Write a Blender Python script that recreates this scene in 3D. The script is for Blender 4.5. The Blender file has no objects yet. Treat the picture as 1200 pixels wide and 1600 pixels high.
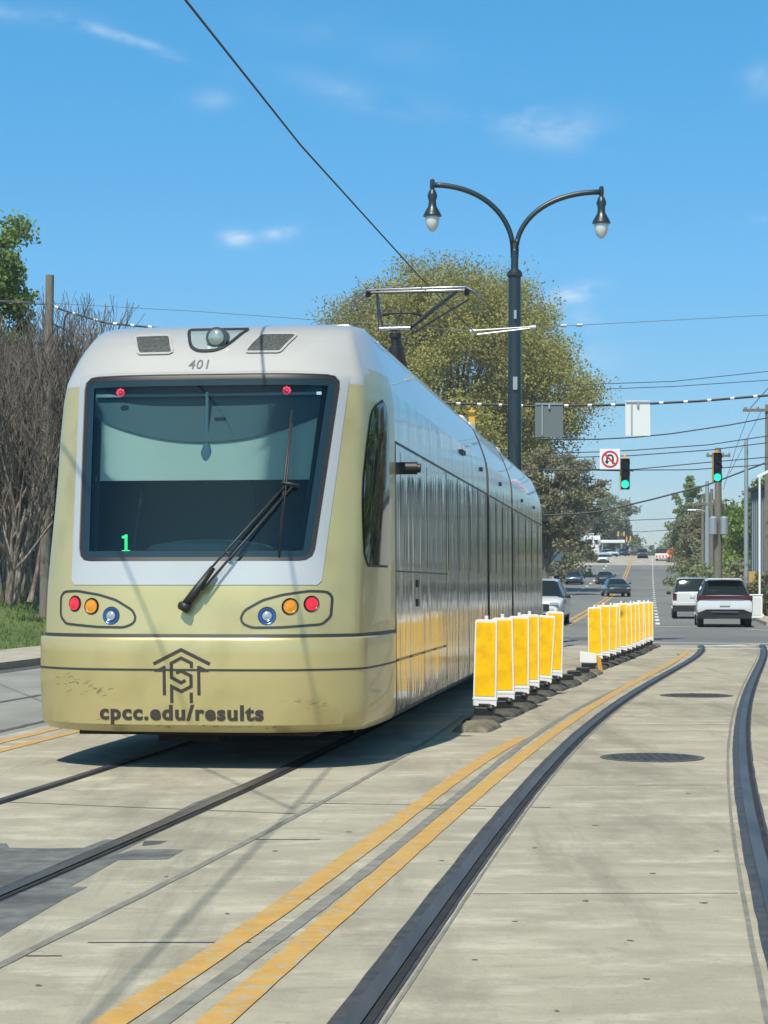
import bpy, bmesh, math, random
import numpy as np
from mathutils import Vector, Matrix
random.seed(7)
RNG = np.random.default_rng(7)
PI = math.pi
sc = bpy.context.scene
col = sc.collection

# ------------------------------------------------------------------ camera
F = 3100.0; HZ = 915.0; CH = 1.43
cam_d = bpy.data.cameras.new('camera'); cam = bpy.data.objects.new('camera', cam_d); col.objects.link(cam)
cam_d.sensor_fit = 'VERTICAL'; cam_d.sensor_height = 36; cam_d.sensor_width = 27
cam_d.lens = F / 1600 * 36; cam_d.shift_y = (HZ - 800) / 1600
cam_d.clip_start = 0.1; cam_d.clip_end = 9000
cam.location = (0, 0, CH); cam.rotation_euler = (PI / 2, 0, 0)
sc.camera = cam

def at(x, y, Y):            # measured spot of the photo at distance Y
    return Vector(((x - 600) * Y / F, Y, CH - (y - HZ) * Y / F))

# ------------------------------------------------------------------ materials
def mat(name, color, rough=0.6, metal=0.0, spec=0.5, coat=0.0, emit=None, estr=0.0):
    m = bpy.data.materials.new(name); m.use_nodes = True
    b = m.node_tree.nodes['Principled BSDF']
    b.inputs['Base Color'].default_value = (*color, 1); b.inputs['Roughness'].default_value = rough
    b.inputs['Metallic'].default_value = metal; b.inputs['Specular IOR Level'].default_value = spec
    b.inputs['Coat Weight'].default_value = coat
    if emit:
        b.inputs['Emission Color'].default_value = (*emit, 1); b.inputs['Emission Strength'].default_value = estr
    return m

def noise_mat(name, c1, c2, scale=3.0, rough=0.8, stretch=(1, 1, 1), bump=0.0, bscale=None, metal=0.0, lo=0.35, hi=0.65,
              c3=None, s3=0.4, detail=6, spec=0.4, rough2=None, coat=0.0):
    m = mat(name, c1, rough, metal, spec, coat); nt = m.node_tree; N = nt.nodes; L = nt.links
    b = N['Principled BSDF']
    tc = N.new('ShaderNodeTexCoord'); mp = N.new('ShaderNodeMapping'); mp.inputs['Scale'].default_value = stretch
    L.new(tc.outputs['Object'], mp.inputs['Vector'])
    n = N.new('ShaderNodeTexNoise'); n.inputs['Scale'].default_value = scale; n.inputs['Detail'].default_value = detail
    n.inputs['Roughness'].default_value = 0.6
    L.new(mp.outputs[0], n.inputs['Vector'])
    r = N.new('ShaderNodeValToRGB'); r.color_ramp.elements[0].position = lo; r.color_ramp.elements[1].position = hi
    r.color_ramp.elements[0].color = (*c1, 1); r.color_ramp.elements[1].color = (*c2, 1)
    L.new(n.outputs['Fac'], r.inputs['Fac']); out = r.outputs['Color']
    if c3:
        n3 = N.new('ShaderNodeTexNoise'); n3.inputs['Scale'].default_value = s3; n3.inputs['Detail'].default_value = 5
        L.new(mp.outputs[0], n3.inputs['Vector'])
        r3 = N.new('ShaderNodeValToRGB'); r3.color_ramp.elements[0].position = 0.48; r3.color_ramp.elements[1].position = 0.68
        L.new(n3.outputs['Fac'], r3.inputs['Fac'])
        mx = N.new('ShaderNodeMix'); mx.data_type = 'RGBA'; L.new(r3.outputs['Color'], mx.inputs['Factor'])
        L.new(out, mx.inputs['A']); mx.inputs['B'].default_value = (*c3, 1); out = mx.outputs['Result']
    L.new(out, b.inputs['Base Color'])
    if bump:
        nb = N.new('ShaderNodeTexNoise'); nb.inputs['Scale'].default_value = bscale or scale * 4; nb.inputs['Detail'].default_value = 8
        L.new(mp.outputs[0], nb.inputs['Vector'])
        bp = N.new('ShaderNodeBump'); bp.inputs['Strength'].default_value = bump; bp.inputs['Distance'].default_value = 0.02
        L.new(nb.outputs['Fac'], bp.inputs['Height']); L.new(bp.outputs[0], b.inputs['Normal'])
    return m

def concrete_mat(name, base, dark, light, rough=0.85):
    """pale street concrete: fine grit, streaks across the lane, blotchy stains, tyre-polished bands"""
    m = mat(name, base, rough, spec=0.3); nt = m.node_tree; N = nt.nodes; L = nt.links; b = N['Principled BSDF']
    tc = N.new('ShaderNodeTexCoord')
    def nz(scale, st, det, rg=0.6):
        mp = N.new('ShaderNodeMapping'); mp.inputs['Scale'].default_value = st; L.new(tc.outputs['Object'], mp.inputs['Vector'])
        n = N.new('ShaderNodeTexNoise'); n.inputs['Scale'].default_value = scale; n.inputs['Detail'].default_value = det
        n.inputs['Roughness'].default_value = rg; L.new(mp.outputs[0], n.inputs['Vector']); return n.outputs['Fac']
    def ramp(f, p0, p1, c0, c1):
        r = N.new('ShaderNodeValToRGB'); e = r.color_ramp.elements; e[0].position = p0; e[1].position = p1
        e[0].color = (*c0, 1); e[1].color = (*c1, 1); L.new(f, r.inputs['Fac']); return r.outputs['Color']
    def mix(f, a, c, fac=None, typ='MIX'):
        x = N.new('ShaderNodeMix'); x.data_type = 'RGBA'; x.blend_type = typ
        if fac is not None: x.inputs['Factor'].default_value = fac
        else: L.new(f, x.inputs['Factor'])
        L.new(a, x.inputs['A'])
        if isinstance(c, tuple): x.inputs['B'].default_value = (*c, 1)
        else: L.new(c, x.inputs['B'])
        return x.outputs['Result']
    W = (1, 1, 1); K = (0, 0, 0)
    c = ramp(nz(0.8, (1, 1.3, 1), 10, .72), 0.38, 0.60, dark, base)
    c = mix(ramp(nz(1.6, (.8, 1.6, 1), 8, .72), 0.5, 0.64, K, (.8, .8, .8)), c, light)
    c = mix(ramp(nz(.45, (1.8, .45, 1), 8, .7), 0.5, 0.64, K, (.75, .75, .75)), c, tuple(v * .74 for v in dark))
    c = mix(ramp(nz(.25, (4.2, .3, 1), 9, .75), 0.54, 0.63, K, (.6, .6, .6)), c, tuple(v * .74 for v in dark))
    c = mix(ramp(nz(1.5, (.8, 4.0, 1), 8, .72), 0.57, 0.68, K, (.5, .5, .5)), c, tuple(v * .70 for v in dark))
    c = mix(ramp(nz(4.5, (.9, 1.8, 1), 9, .8), 0.60, 0.66, K, (.65, .65, .65)), c, tuple(v * .58 for v in dark))
    c = mix(ramp(nz(9, (1, 1.2, 1), 6, .7), 0.66, 0.70, K, (.7, .7, .7)), c, tuple(v * .42 for v in dark))
    c = mix(ramp(nz(60, W, 3), 0.60, 0.68, K, (.45, .45, .45)), c, tuple(v * .5 for v in dark))
    c = mix(None, c, ramp(nz(220, W, 2), 0.3, 0.7, (.82, .82, .82), (1, 1, 1)), 0.6, 'MULTIPLY')
    L.new(c, b.inputs['Base Color'])
    bp = N.new('ShaderNodeBump'); bp.inputs['Strength'].default_value = 0.35; bp.inputs['Distance'].default_value = 0.004
    L.new(nz(130, (1, 1.6, 1), 6), bp.inputs['Height']); L.new(bp.outputs[0], b.inputs['Normal'])
    return m

M = {}
M['concrete'] = concrete_mat('street_concrete', (.39, .36, .275), (.30, .275, .21), (.50, .47, .37))
M['bridge'] = concrete_mat('bridge_concrete', (.44, .41, .33), (.36, .34, .28), (.5, .47, .4))
M['walk'] = concrete_mat('walk_concrete', (.42, .38, .30), (.33, .30, .24), (.5, .46, .37))
M['asphalt'] = noise_mat('asphalt', (.15, .158, .152), (.195, .20, .19), 1.2, .85, (1, .4, 1), .3, 80, c3=(.13, .135, .13), s3=.15)
M['side_asphalt'] = noise_mat('worn_asphalt', (.20, .205, .19), (.27, .27, .245), 1.2, .85, (1, .4, 1), .3, 80)
M['patch'] = noise_mat('asphalt_patch', (.10, .105, .105), (.17, .175, .165), 9, .85, bump=.4, bscale=90, c3=(.07, .075, .075), s3=2.5)
M['tar'] = noise_mat('tar_seal', (.055, .055, .052), (.12, .12, .11), 14, .7, bump=.3)
M['joint'] = noise_mat('joint', (.15, .15, .125), (.23, .225, .19), 7, .8)
M['grass'] = noise_mat('grass_ground', (.05, .085, .02), (.12, .15, .045), 1.6, .9, bump=.5, bscale=12, c3=(.15, .13, .07), s3=.3)
M['dirt'] = noise_mat('dirt_ground', (.11, .095, .055), (.08, .095, .04), .12, .95, c3=(.16, .14, .09), s3=.05)
def paint_mat(name, color, under, wear=.62):
    m = noise_mat(name, color, tuple(v * .82 for v in color), 6, .7, bump=.2)
    nt = m.node_tree; N = nt.nodes; L = nt.links; b = N['Principled BSDF']; src = b.inputs['Base Color'].links[0].from_socket
    tc = N.new('ShaderNodeTexCoord'); n = N.new('ShaderNodeTexNoise'); n.inputs['Scale'].default_value = 11; n.inputs['Detail'].default_value = 9
    n.inputs['Roughness'].default_value = .75
    L.new(tc.outputs['Object'], n.inputs['Vector'])
    r = N.new('ShaderNodeValToRGB'); r.color_ramp.elements[0].position = wear - .04; r.color_ramp.elements[1].position = wear + .03
    L.new(n.outputs['Fac'], r.inputs['Fac']); mx = N.new('ShaderNodeMix'); mx.data_type = 'RGBA'
    L.new(r.outputs['Color'], mx.inputs['Factor']); L.new(src, mx.inputs['A']); mx.inputs['B'].default_value = (*under, 1)
    L.new(mx.outputs['Result'], b.inputs['Base Color']); return m
M['yellow_line'] = paint_mat('yellow_line', (.52, .31, .08), (.36, .33, .24), .565)
M['white_line'] = paint_mat('white_line', (.72, .72, .68), (.2, .2, .19), .62)
M['boot'] = noise_mat('rail_boot', (.035, .036, .038), (.07, .07, .068), 9, .55, bump=.2)
M['steel'] = noise_mat('rail_steel', (.055, .056, .06), (.10, .10, .10), 5, .45, (1, .1, 1), metal=.35)
M['gold'] = noise_mat('gold_paint', (.51, .425, .19), (.555, .465, .215), .7, .32, metal=.36, spec=.5, coat=.35, c3=(.44, .36, .155), s3=2.2)
M['silver'] = noise_mat('silver_paint', (.50, .49, .465), (.55, .54, .51), .8, .26, metal=.25, coat=.6)
M['black'] = mat('black_rubber', (.012, .013, .014), .5)
M['dark'] = mat('dark_metal', (.02, .022, .025), .5)
M['seam'] = mat('seam', (.03, .035, .035), .5)
M['under'] = noise_mat('underfloor', (.012, .013, .014), (.03, .03, .03), 4, .8)
M['chrome'] = mat('bright_metal', (.24, .25, .27), .3, .9)
M['letter'] = mat('lettering', (.045, .035, .028), .5)
M['wire'] = mat('cable', (.025, .03, .04), .6)
M['wirepale'] = mat('span_wire', (.10, .12, .15), .6, .0)
M['postgreen'] = mat('dark_green_post', (.012, .024, .028), .38, 0.0, .5, .3)
M['white'] = noise_mat('white_paint', (.78, .79, .78), (.72, .72, .70), 2, .45)
M['woodpole'] = noise_mat('weathered_wood', (.13, .115, .09), (.22, .20, .165), 6, .9, (6, 6, .4), .3)
M['galv'] = mat('galvanised', (.33, .37, .38), .5, .4)
M['sigyellow'] = mat('signal_yellow', (.70, .38, .05), .5)
M['lensoff'] = mat('lens_dark', (.03, .012, .01), .3)
M['green_on'] = mat('green_lamp', (.0, .5, .3), .3, emit=(.02, .85, .55), estr=1.1)
M['delyellow'] = noise_mat('yellow_reflective_sheet', (.95, .58, .003), (.90, .50, .005), 5, .38, c3=(.72, .41, .012), s3=5)
M['rubber'] = noise_mat('dusty_rubber', (.03, .03, .03), (.085, .08, .065), 7, .8, bump=.4, bscale=40)
M['curbtan'] = noise_mat('dusty_curb', (.22, .20, .13), (.12, .11, .08), 8, .85, bump=.4, bscale=40)
M['tire'] = mat('tyre', (.02, .02, .02), .8)
M['rim'] = mat('wheel_rim', (.3, .31, .32), .35, .8)
M['carglass'] = mat('car_glass', (.012, .018, .02), .06, 0, .6)
M['carblack'] = mat('black_trim', (.018, .018, .02), .5)
M['redlens'] = mat('red_lens', (.07, .004, .01), .2)
M['headlens'] = mat('headlamp_lens', (.34, .38, .40), .12, .2)
M['plate'] = mat('plate', (.6, .62, .62), .4)
M['brick'] = noise_mat('brick', (.30, .13, .08), (.36, .18, .11), 6, .9)

# ribbed, slightly wavy mirror-like vehicle wrap
def wrap_mat(name, c, rough, amt):
    m = mat(name, c, rough, .75, .5); nt = m.node_tree; N = nt.nodes; L = nt.links; b = N['Principled BSDF']
    tc = N.new('ShaderNodeTexCoord'); sp = N.new('ShaderNodeSeparateXYZ'); L.new(tc.outputs['Object'], sp.inputs[0])
    hs = []
    for sc_, st, k in ((2.1, .12, 1.0), (7.0, .05, .35), (.9, .5, .9)):
        cb = N.new('ShaderNodeCombineXYZ'); L.new(sp.outputs['Y'], cb.inputs['X'])
        ml = N.new('ShaderNodeMath'); ml.operation = 'MULTIPLY'; ml.inputs[1].default_value = st; L.new(sp.outputs['Z'], ml.inputs[0]); L.new(ml.outputs[0], cb.inputs['Y'])
        n = N.new('ShaderNodeTexNoise'); n.inputs['Scale'].default_value = sc_; n.inputs['Detail'].default_value = 2.5; L.new(cb.outputs[0], n.inputs['Vector'])
        k_ = N.new('ShaderNodeMath'); k_.operation = 'MULTIPLY'; k_.inputs[1].default_value = k; L.new(n.outputs['Fac'], k_.inputs[0]); hs.append(k_.outputs[0])
    a = N.new('ShaderNodeMath'); L.new(hs[0], a.inputs[0]); L.new(hs[1], a.inputs[1])
    a2 = N.new('ShaderNodeMath'); L.new(a.outputs[0], a2.inputs[0]); L.new(hs[2], a2.inputs[1])
    bp = N.new('ShaderNodeBump'); bp.inputs['Strength'].default_value = 1; bp.inputs['Distance'].default_value = amt
    L.new(a2.outputs[0], bp.inputs['Height']); L.new(bp.outputs[0], b.inputs['Normal'])
    r = N.new('ShaderNodeValToRGB'); r.color_ramp.elements[0].color = (*[v * .72 for v in c], 1); r.color_ramp.elements[1].color = (*[min(1, v * 1.15) for v in c], 1)
    r.color_ramp.elements[0].position = .35; r.color_ramp.elements[1].position = .65
    n2 = N.new('ShaderNodeTexNoise'); n2.inputs['Scale'].default_value = 3.5; n2.inputs['Detail'].default_value = 4
    cb2 = N.new('ShaderNodeCombineXYZ'); L.new(sp.outputs['Y'], cb2.inputs['X']); L.new(cb2.outputs[0], n2.inputs['Vector']); L.new(n2.outputs['Fac'], r.inputs['Fac'])
    L.new(r.outputs['Color'], b.inputs['Base Color'])
    return m
M['wrap'] = wrap_mat('silver_wrap', (.43, .41, .365), .11, .016)
M['wrapglass'] = wrap_mat('silver_wrapped_glass', (.30, .295, .27), .07, .016)

def glass_mat(name, tint, refl=.5, rough=.02):
    m = bpy.data.materials.new(name); m.use_nodes = True; nt = m.node_tree; N = nt.nodes; L = nt.links
    N.remove(N['Principled BSDF']); out = N['Material Output']
    t = N.new('ShaderNodeBsdfTransparent'); t.inputs['Color'].default_value = (*tint, 1)
    g = N.new('ShaderNodeBsdfGlossy'); g.inputs['Roughness'].default_value = rough; g.inputs['Color'].default_value = (.85, .95, 1, 1)
    f = N.new('ShaderNodeFresnel'); f.inputs['IOR'].default_value = 1.5
    mth = N.new('ShaderNodeMath'); mth.operation = 'MULTIPLY_ADD'; mth.inputs[1].default_value = 1.0; mth.inputs[2].default_value = refl; mth.use_clamp = True
    L.new(f.outputs[0], mth.inputs[0]); mx = N.new('ShaderNodeMixShader'); L.new(mth.outputs[0], mx.inputs[0])
    L.new(t.outputs[0], mx.inputs[1]); L.new(g.outputs[0], mx.inputs[2]); L.new(mx.outputs[0], out.inputs['Surface']); return m
M['windshield'] = glass_mat('windshield_glass', (.62, .76, .78), -.005)
M['sideglass'] = mat('dark_side_glass', (.008, .012, .014), .04, 0, .8)
M['globe'] = mat('frosted_globe', (.62, .66, .62), .35, 0, .5)

# ------------------------------------------------------------------ mesh helpers
class MB:
    def __init__(s): s.v = []; s.f = []
    def add(s, vs, fs):
        n = len(s.v); s.v += [tuple(p) for p in vs]; s.f += [tuple(i + n for i in f) for f in fs]; return s
    def box(s, c, d, mtx=None):
        x, y, z = c; a, b, h = d[0] / 2, d[1] / 2, d[2] / 2
        vs = [Vector((sx * a, sy * b, sz * h)) for sz in (-1, 1) for sy in (-1, 1) for sx in (-1, 1)]
        if mtx: vs = [mtx @ v for v in vs]
        vs = [v + Vector((x, y, z)) for v in vs]
        return s.add(vs, [(0, 2, 3, 1), (4, 5, 7, 6), (0, 1, 5, 4), (2, 6, 7, 3), (0, 4, 6, 2), (1, 3, 7, 5)])
    def tube(s, pts, r, n=8, cap=True):
        pts = [Vector(p) for p in pts]; rs = r if isinstance(r, (list, tuple)) else [r] * len(pts)
        rings = []; up = None
        for i, p in enumerate(pts):
            t = (pts[min(i + 1, len(pts) - 1)] - pts[max(i - 1, 0)]).normalized()
            if up is None: up = Vector((0, 0, 1)) if abs(t.z) < .9 else Vector((1, 0, 0))
            a = t.cross(up).normalized(); b = t.cross(a).normalized(); up = b.cross(t) if False else up
            rings.append([p + (a * math.cos(k * 2 * PI / n) + b * math.sin(k * 2 * PI / n)) * rs[i] for k in range(n)])
        vs = [q for rg in rings for q in rg]; fs = []
        for i in range(len(pts) - 1):
            for k in range(n):
                k2 = (k + 1) % n; fs.append((i * n + k, i * n + k2, (i + 1) * n + k2, (i + 1) * n + k))
        if cap: fs += [tuple(range(n))[::-1], tuple((len(pts) - 1) * n + k for k in range(n))]
        return s.add(vs, fs)
    def lathe(s, prof, c=(0, 0, 0), n=20):
        vs = []; fs = []
        for r, z in prof:
            for k in range(n): vs.append((c[0] + r * math.cos(2 * PI * k / n), c[1] + r * math.sin(2 * PI * k / n), c[2] + z))
        for i in range(len(prof) - 1):
            for k in range(n):
                k2 = (k + 1) % n; fs.append((i * n + k, i * n + k2, (i + 1) * n + k2, (i + 1) * n + k))
        fs += [tuple(range(n))[::-1], tuple((len(prof) - 1) * n + k for k in range(n))]
        return s.add(vs, fs)
    def prism(s, poly, d, axis=Vector((0, 1, 0))):
        poly = [Vector(p) for p in poly]; n = len(poly); ax = axis * d
        vs = poly + [p + ax for p in poly]
        fs = [tuple(range(n))[::-1], tuple(range(n, 2 * n))] + [(i, (i + 1) % n, n + (i + 1) % n, n + i) for i in range(n)]
        return s.add(vs, fs)
    def build(s, name, m, parent=None, smooth=False, bevel=0.0, auto=None):
        me = bpy.data.meshes.new(name); me.from_pydata(s.v, [], s.f); me.update()
        bm = bmesh.new(); bm.from_mesh(me); bmesh.ops.recalc_face_normals(bm, faces=bm.faces); bm.to_mesh(me); bm.free()
        me.materials.append(m)
        if smooth: me.polygons.foreach_set('use_smooth', [True] * len(me.polygons))
        if smooth and auto: me.set_sharp_from_angle(angle=math.radians(auto))
        o = bpy.data.objects.new(name, me); col.objects.link(o)
        if parent: o.parent = parent
        if bevel:
            b = o.modifiers.new('bevel', 'BEVEL'); b.width = bevel; b.segments = 2; b.limit_method = 'ANGLE'
        return o

def sheet(vs, fs, name, m, parent=None, smooth=False):
    me = bpy.data.meshes.new(name); me.from_pydata([tuple(v) for v in vs], [], fs); me.update()
    me.materials.append(m)
    if smooth: me.polygons.foreach_set('use_smooth', [True] * len(me.polygons))
    o = bpy.data.objects.new(name, me); col.objects.link(o)
    if parent: o.parent = parent
    return o
def tag(o, label=None, cat=None, group=None, kind=None):
    if label: o['label'] = label
    if cat: o['category'] = cat
    if group: o['group'] = group
    if kind: o['kind'] = kind
    return o
def thing(name, label, cat, loc=(0, 0, 0), rz=0.0, group=None):
    o = bpy.data.objects.new(name, None); col.objects.link(o); o.location = loc; o.rotation_euler = (0, 0, rz)
    o.empty_display_size = .3
    return tag(o, label, cat, group)
def copy_tree(o, parent=None, depth=0):
    c = o.copy(); col.objects.link(c)
    if parent: c.parent = parent
    for ch in [x for x in bpy.data.objects if x.parent == o]: copy_tree(ch, c)
    return c

# ------------------------------------------------------------------ road alignment
PK = [(-60, 0), (0, 0), (70, 0), (106, .18), (151, .55), (207, 1.5), (250, 2.9), (298, 4.9), (330, 6.1), (360, 6.95), (400, 7.3), (450, 7.0), (520, 5.4), (700, 1.0), (1000, -6), (1500, -8)]
def prof(Y):
    for (a, za), (b, zb) in zip(PK, PK[1:]):
        if Y <= b:
            t = (Y - a) / (b - a); 
            if 70 < Y < 460: t = t + 0.0
            return za + (zb - za) * t
    return PK[-1][1]
def prof_s(Y):      # smoothed
    w = 14 if Y > 80 else max(0, (Y - 70)) 
    return sum(prof(Y + k * w) for k in (-1, -.5, 0, .5, 1)) / 5
def XC(Y): return .133 * Y - 3.53                     # tram track centre
def XR(Y): return .1345 * Y - 3.1 + (max(0, Y - 340) ** 2) * .00003   # yellow centre line beyond the junction
YS = [-60, -30, -10, 0, 6, 12, 20, 30, 40, 47, 58, 69] + list(range(75, 470, 6)) + [480, 500, 520, 560, 600, 700, 850, 1000, 1250, 1500]

def strip(name, m, fl, fr, y0, y1, dz, kind='structure', nx=1, ys=None, zf=None, thick=0):
    """sheet following the ground between lateral functions fl, fr"""
    ys = ys or sorted(set([y0] + [y for y in YS if y0 < y < y1] + [y1]))
    vs = []; fs = []
    for Y in ys:
        z = (zf or prof_s)(Y) + dz
        for k in range(nx + 1):
            vs.append((fl(Y) + (fr(Y) - fl(Y)) * k / nx, Y, z))
    for i in range(len(ys) - 1):
        for k in range(nx):
            a = i * (nx + 1) + k; fs.append((a, a + 1, a + nx + 2, a + nx + 1))
    if thick:   # skirt down both sides and both ends for a real kerb face
        n = len(vs); vs += [(x, y, z - thick) for x, y, z in vs]; w = nx + 1
        for i in range(len(ys) - 1):
            a = i * w; b = (i + 1) * w; fs.append((a, b, b + n, a + n)); a += nx; b += nx; fs.append((b, a, a + n, b + n))
        for base in (0, (len(ys) - 1) * w):
            for k in range(nx): fs.append((base + k + 1, base + k, base + k + n, base + k + 1 + n))
    o = sheet(vs, fs, name, m)
    if kind: o['kind'] = kind
    return o

# ground
gx = [-500, -300, -120, -60, -30, -16, 0, 16, 30, 60, 120, 300, 500]
vs = []; fs = []
for Y in YS:
    for x in gx:
        X = XR(Y) + x 
        drop = 0.03 if Y < 80 else 0.03 + min(1, (Y - 80) / 200) * max(0, min(1, (abs(x) - 16) / 14)) * 2.5
        vs.append((X, Y, prof_s(Y) - drop))
for i in range(len(YS) - 1):
    for k in range(len(gx) - 1):
        a = i * len(gx) + k; fs.append((a, a + 1, a + len(gx) + 1, a + len(gx)))
tag(sheet(vs, fs, 'ground', M['dirt']), kind='structure')

strip('track_pavement', M['concrete'], lambda Y: XC(Y) - 2.62, lambda Y: XC(Y) + 14.5, -30, 47.6, 0.0, nx=6)
strip('side_road', M['side_asphalt'], lambda Y: XC(Y) - 7.4, lambda Y: XC(Y) - 2.62, -30, 47.6, 0.0)
strip('cross_street', M['asphalt'], lambda Y: -90, lambda Y: 110, 47.6, 69.5, 0.0, nx=8)
strip('road', M['asphalt'], lambda Y: XR(Y) - 6.7, lambda Y: XR(Y) + 7.2, 69.5, 285, 0.0)
strip('bridge_deck', M['bridge'], lambda Y: XR(Y) - 6.7, lambda Y: XR(Y) + 7.2, 285, 372, 0.0)
strip('road', M['asphalt'], lambda Y: XR(Y) - 6.7, lambda Y: XR(Y) + 7.2, 372, 1400, 0.0)
# pavements with kerbs
strip('pavement', M['walk'], lambda Y: XC(Y) - 9.6, lambda Y: XC(Y) - 7.4, -30, 47, .13, thick=.16)
strip('pavement', M['walk'], lambda Y: XC(Y) + 14.5, lambda Y: XC(Y) + 18, -30, 46, .13, thick=.16)
strip('pavement', M['walk'], lambda Y: XR(Y) + 7.2, lambda Y: XR(Y) + 10.6, 70.5, 372, .13, thick=.16)
strip('pavement', M['walk'], lambda Y: XR(Y) - 9.4, lambda Y: XR(Y) - 6.7, 70.5, 372, .13, thick=.16)
strip('gutter', M['tar'], lambda Y: XC(Y) - 7.4, lambda Y: XC(Y) - 7.0, -30, 47, .004)
# grass bank left
vs = []; fs = []; yy = [-30, 0, 20, 35, 47]; 
prof_b = [(-9.6, .10), (-11.5, .28), (-14, .75), (-17, 1.2), (-24, 1.3), (-60, 1.3)]
yy = [-30, 0, 20, 35, 50, 70, 100]
for Y in yy:
    for dx, z in prof_b: vs.append((XC(Y) + dx - max(0, Y - 47) * .02, Y, z * (1 if Y < 60 else .8)))
for i in range(len(yy) - 1):
    for k in range(len(prof_b) - 1):
        a = i * len(prof_b) + k; fs.append((a, a + 1, a + len(prof_b) + 1, a + len(prof_b)))
tag(sheet(vs, fs, 'grass_bank', M['grass']), kind='structure')

# polyline bands on the flat ground (rails, painted lines, joints)
def smooth_poly(pts, n=8):
    P = [Vector((p[0], p[1], 0)) for p in pts]; out = []
    for i in range(len(P) - 1):
        p0 = P[max(i - 1, 0)]; p1 = P[i]; p2 = P[i + 1]; p3 = P[min(i + 2, len(P) - 1)]
        for k in range(n):
            t = k / n
            out.append(.5 * ((2 * p1) + (p2 - p0) * t + (2 * p0 - 5 * p1 + 4 * p2 - p3) * t * t + (3 * p1 - p0 - 3 * p2 + p3) * t ** 3))
    out.append(P[-1]); return out
def band(name, pts, w, z, m, jitter=0.0, off=0.0, n=8, kind='structure', label=None, rag=0, fit=0):
    """flat ribbon; optional ragged edges"""
    if fit:
        P_ = np.array(pts, float); cf = np.polyfit(P_[:, 1], P_[:, 0], fit); ys_ = np.linspace(P_[0, 1], P_[-1, 1], 60); pl = [Vector((float(np.polyval(cf, y)), float(y), 0)) for y in ys_]
    else: pl = smooth_poly(pts, n)
    if rag:
        q = []
        for a, b in zip(pl, pl[1:]):
            k = max(1, int((b - a).length / rag)); q += [a.lerp(b, i / k) for i in range(k)]
        pl = q + [pl[-1]]
    vs = []; fs = []
    for i, p in enumerate(pl):
        t = (pl[min(i + 1, len(pl) - 1)] - pl[max(i - 1, 0)]).normalized(); nn = Vector((t.y, -t.x, 0))
        j1 = random.uniform(-jitter, jitter); j2 = random.uniform(-jitter, jitter)
        c = p + nn * off
        a = c - nn * (w / 2 + j1); b = c + nn * (w / 2 + j2)
        vs += [(a.x, a.y, prof_s(a.y) + z), (b.x, b.y, prof_s(b.y) + z)]
    for i in range(len(pl) - 1): fs.append((2 * i, 2 * i + 1, 2 * i + 3, 2 * i + 2))
    o = sheet(vs, fs, name, m); 
    if kind: o['kind'] = kind
    return o
def g(x, y): p = at(x, y, F * CH / (y - HZ)); return (p.x, p.y)

RL = [(-.75, 2.0), g(545, 1600), g(700, 1400), g(783, 1292), g(871, 1180), g(950, 1110), g(1030, 1060), g(1075, 1035), (6.75, 42.5), (7.35, 46.0), (7.6, 47.6)]
RR = [(.75, 2.0), (1.35, 6.4), (1.93, 10.1), g(1178, 1292), g(1161, 1180), g(1163, 1104), g(1184, 1050), (8.15, 42.6), (8.8, 46), (9.05, 47.6)]
def refit(pts, deg):
    P_ = np.array(pts, float); cf = np.polyfit(P_[:, 1], P_[:, 0], deg); return [(float(np.polyval(cf, y)), float(y)) for y in np.linspace(P_[0, 1], P_[-1, 1], 40)]
def rail(pts, nm='rail', bw=.165):
    band('rail_boot', pts, bw, .004, M['boot'], .003, rag=.25, n=1)
    band(nm, pts, .062, .012, M['steel'], off=.0, n=1)
    band('flangeway', pts, .03, .008, M['under'], off=.052, n=1)
RL = refit(RL, 4); RR = refit(RR, 4)
rail(RL); rail(RR)
# pale broken concrete edge beside the right rail
band('rail_edge', RR, .022, .003, M['joint'], .003, off=-.12, rag=.5, n=1)
band('rail_edge', RL, .014, .003, M['joint'], .002, off=.10, rag=.5, n=1)
TL = [(-4.55, 2), (-3.3, 8.5), g(0, 1252), g(245, 1175)] + [(XC(Y) - .7175, Y) for Y in (21, 26, 32, 38)] + [(2.0, 43.5), (3.1, 47.6)]
TR = [(-3.1, 2), (-2.35, 6), g(0, 1402), g(290, 1262), g(460, 1208)] + [(XC(Y) + .7175, Y) for Y in (19, 24, 30, 38)] + [(3.45, 43.5), (4.5, 47.6)]
TL = refit(TL, 4); TR = refit(TR, 4)
rail(TL, bw=.12); rail(TR, bw=.15)
# joint cracks left
band('slab_joint', [(-2.9, 1.5), g(0, 1573), g(96, 1494), g(292, 1361), g(417, 1286), g(500, 1237), g(570, 1203), (1.0, 22)], .045, .003, M['joint'], .004, rag=.15, fit=2)
band('slab_joint', [(-1.7, 2.5), g(283, 1594), g(392, 1500), g(500, 1411), g(700, 1246), g(846, 1148), g(950, 1083), g(1058, 1021)], .065, .003, M['joint'], .004, rag=.15, fit=4)
band('yellow_line', [(-1.6, 3.5), g(208, 1594), g(350, 1473), g(500, 1367), g(700, 1229), g(815, 1153)], .12, .0045, M['yellow_line'], .003, rag=.2, fit=3)
band('yellow_line', [(-1.2, 2.8), g(342, 1610), g(417, 1536), g(500, 1448), g(700, 1279), g(783, 1204), g(883, 1129), g(992, 1069), g(1062, 1025), g(1076, 1016)], .12, .0045, M['yellow_line'], .003, rag=.2, fit=4)
for d in (-2.07, -2.38): band('yellow_line', [(XC(Y) + d, Y) for Y in (0, 10, 20, 30, 46)], .11, .0045, M['yellow_line'], .006, rag=.2)
for d in (-2.82, -4.4): band('side_joint', [(XC(Y) + d, Y) for Y in (0, 10, 20, 30, 46)], .10, .004, M['tar'], .012, rag=.2)
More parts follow.
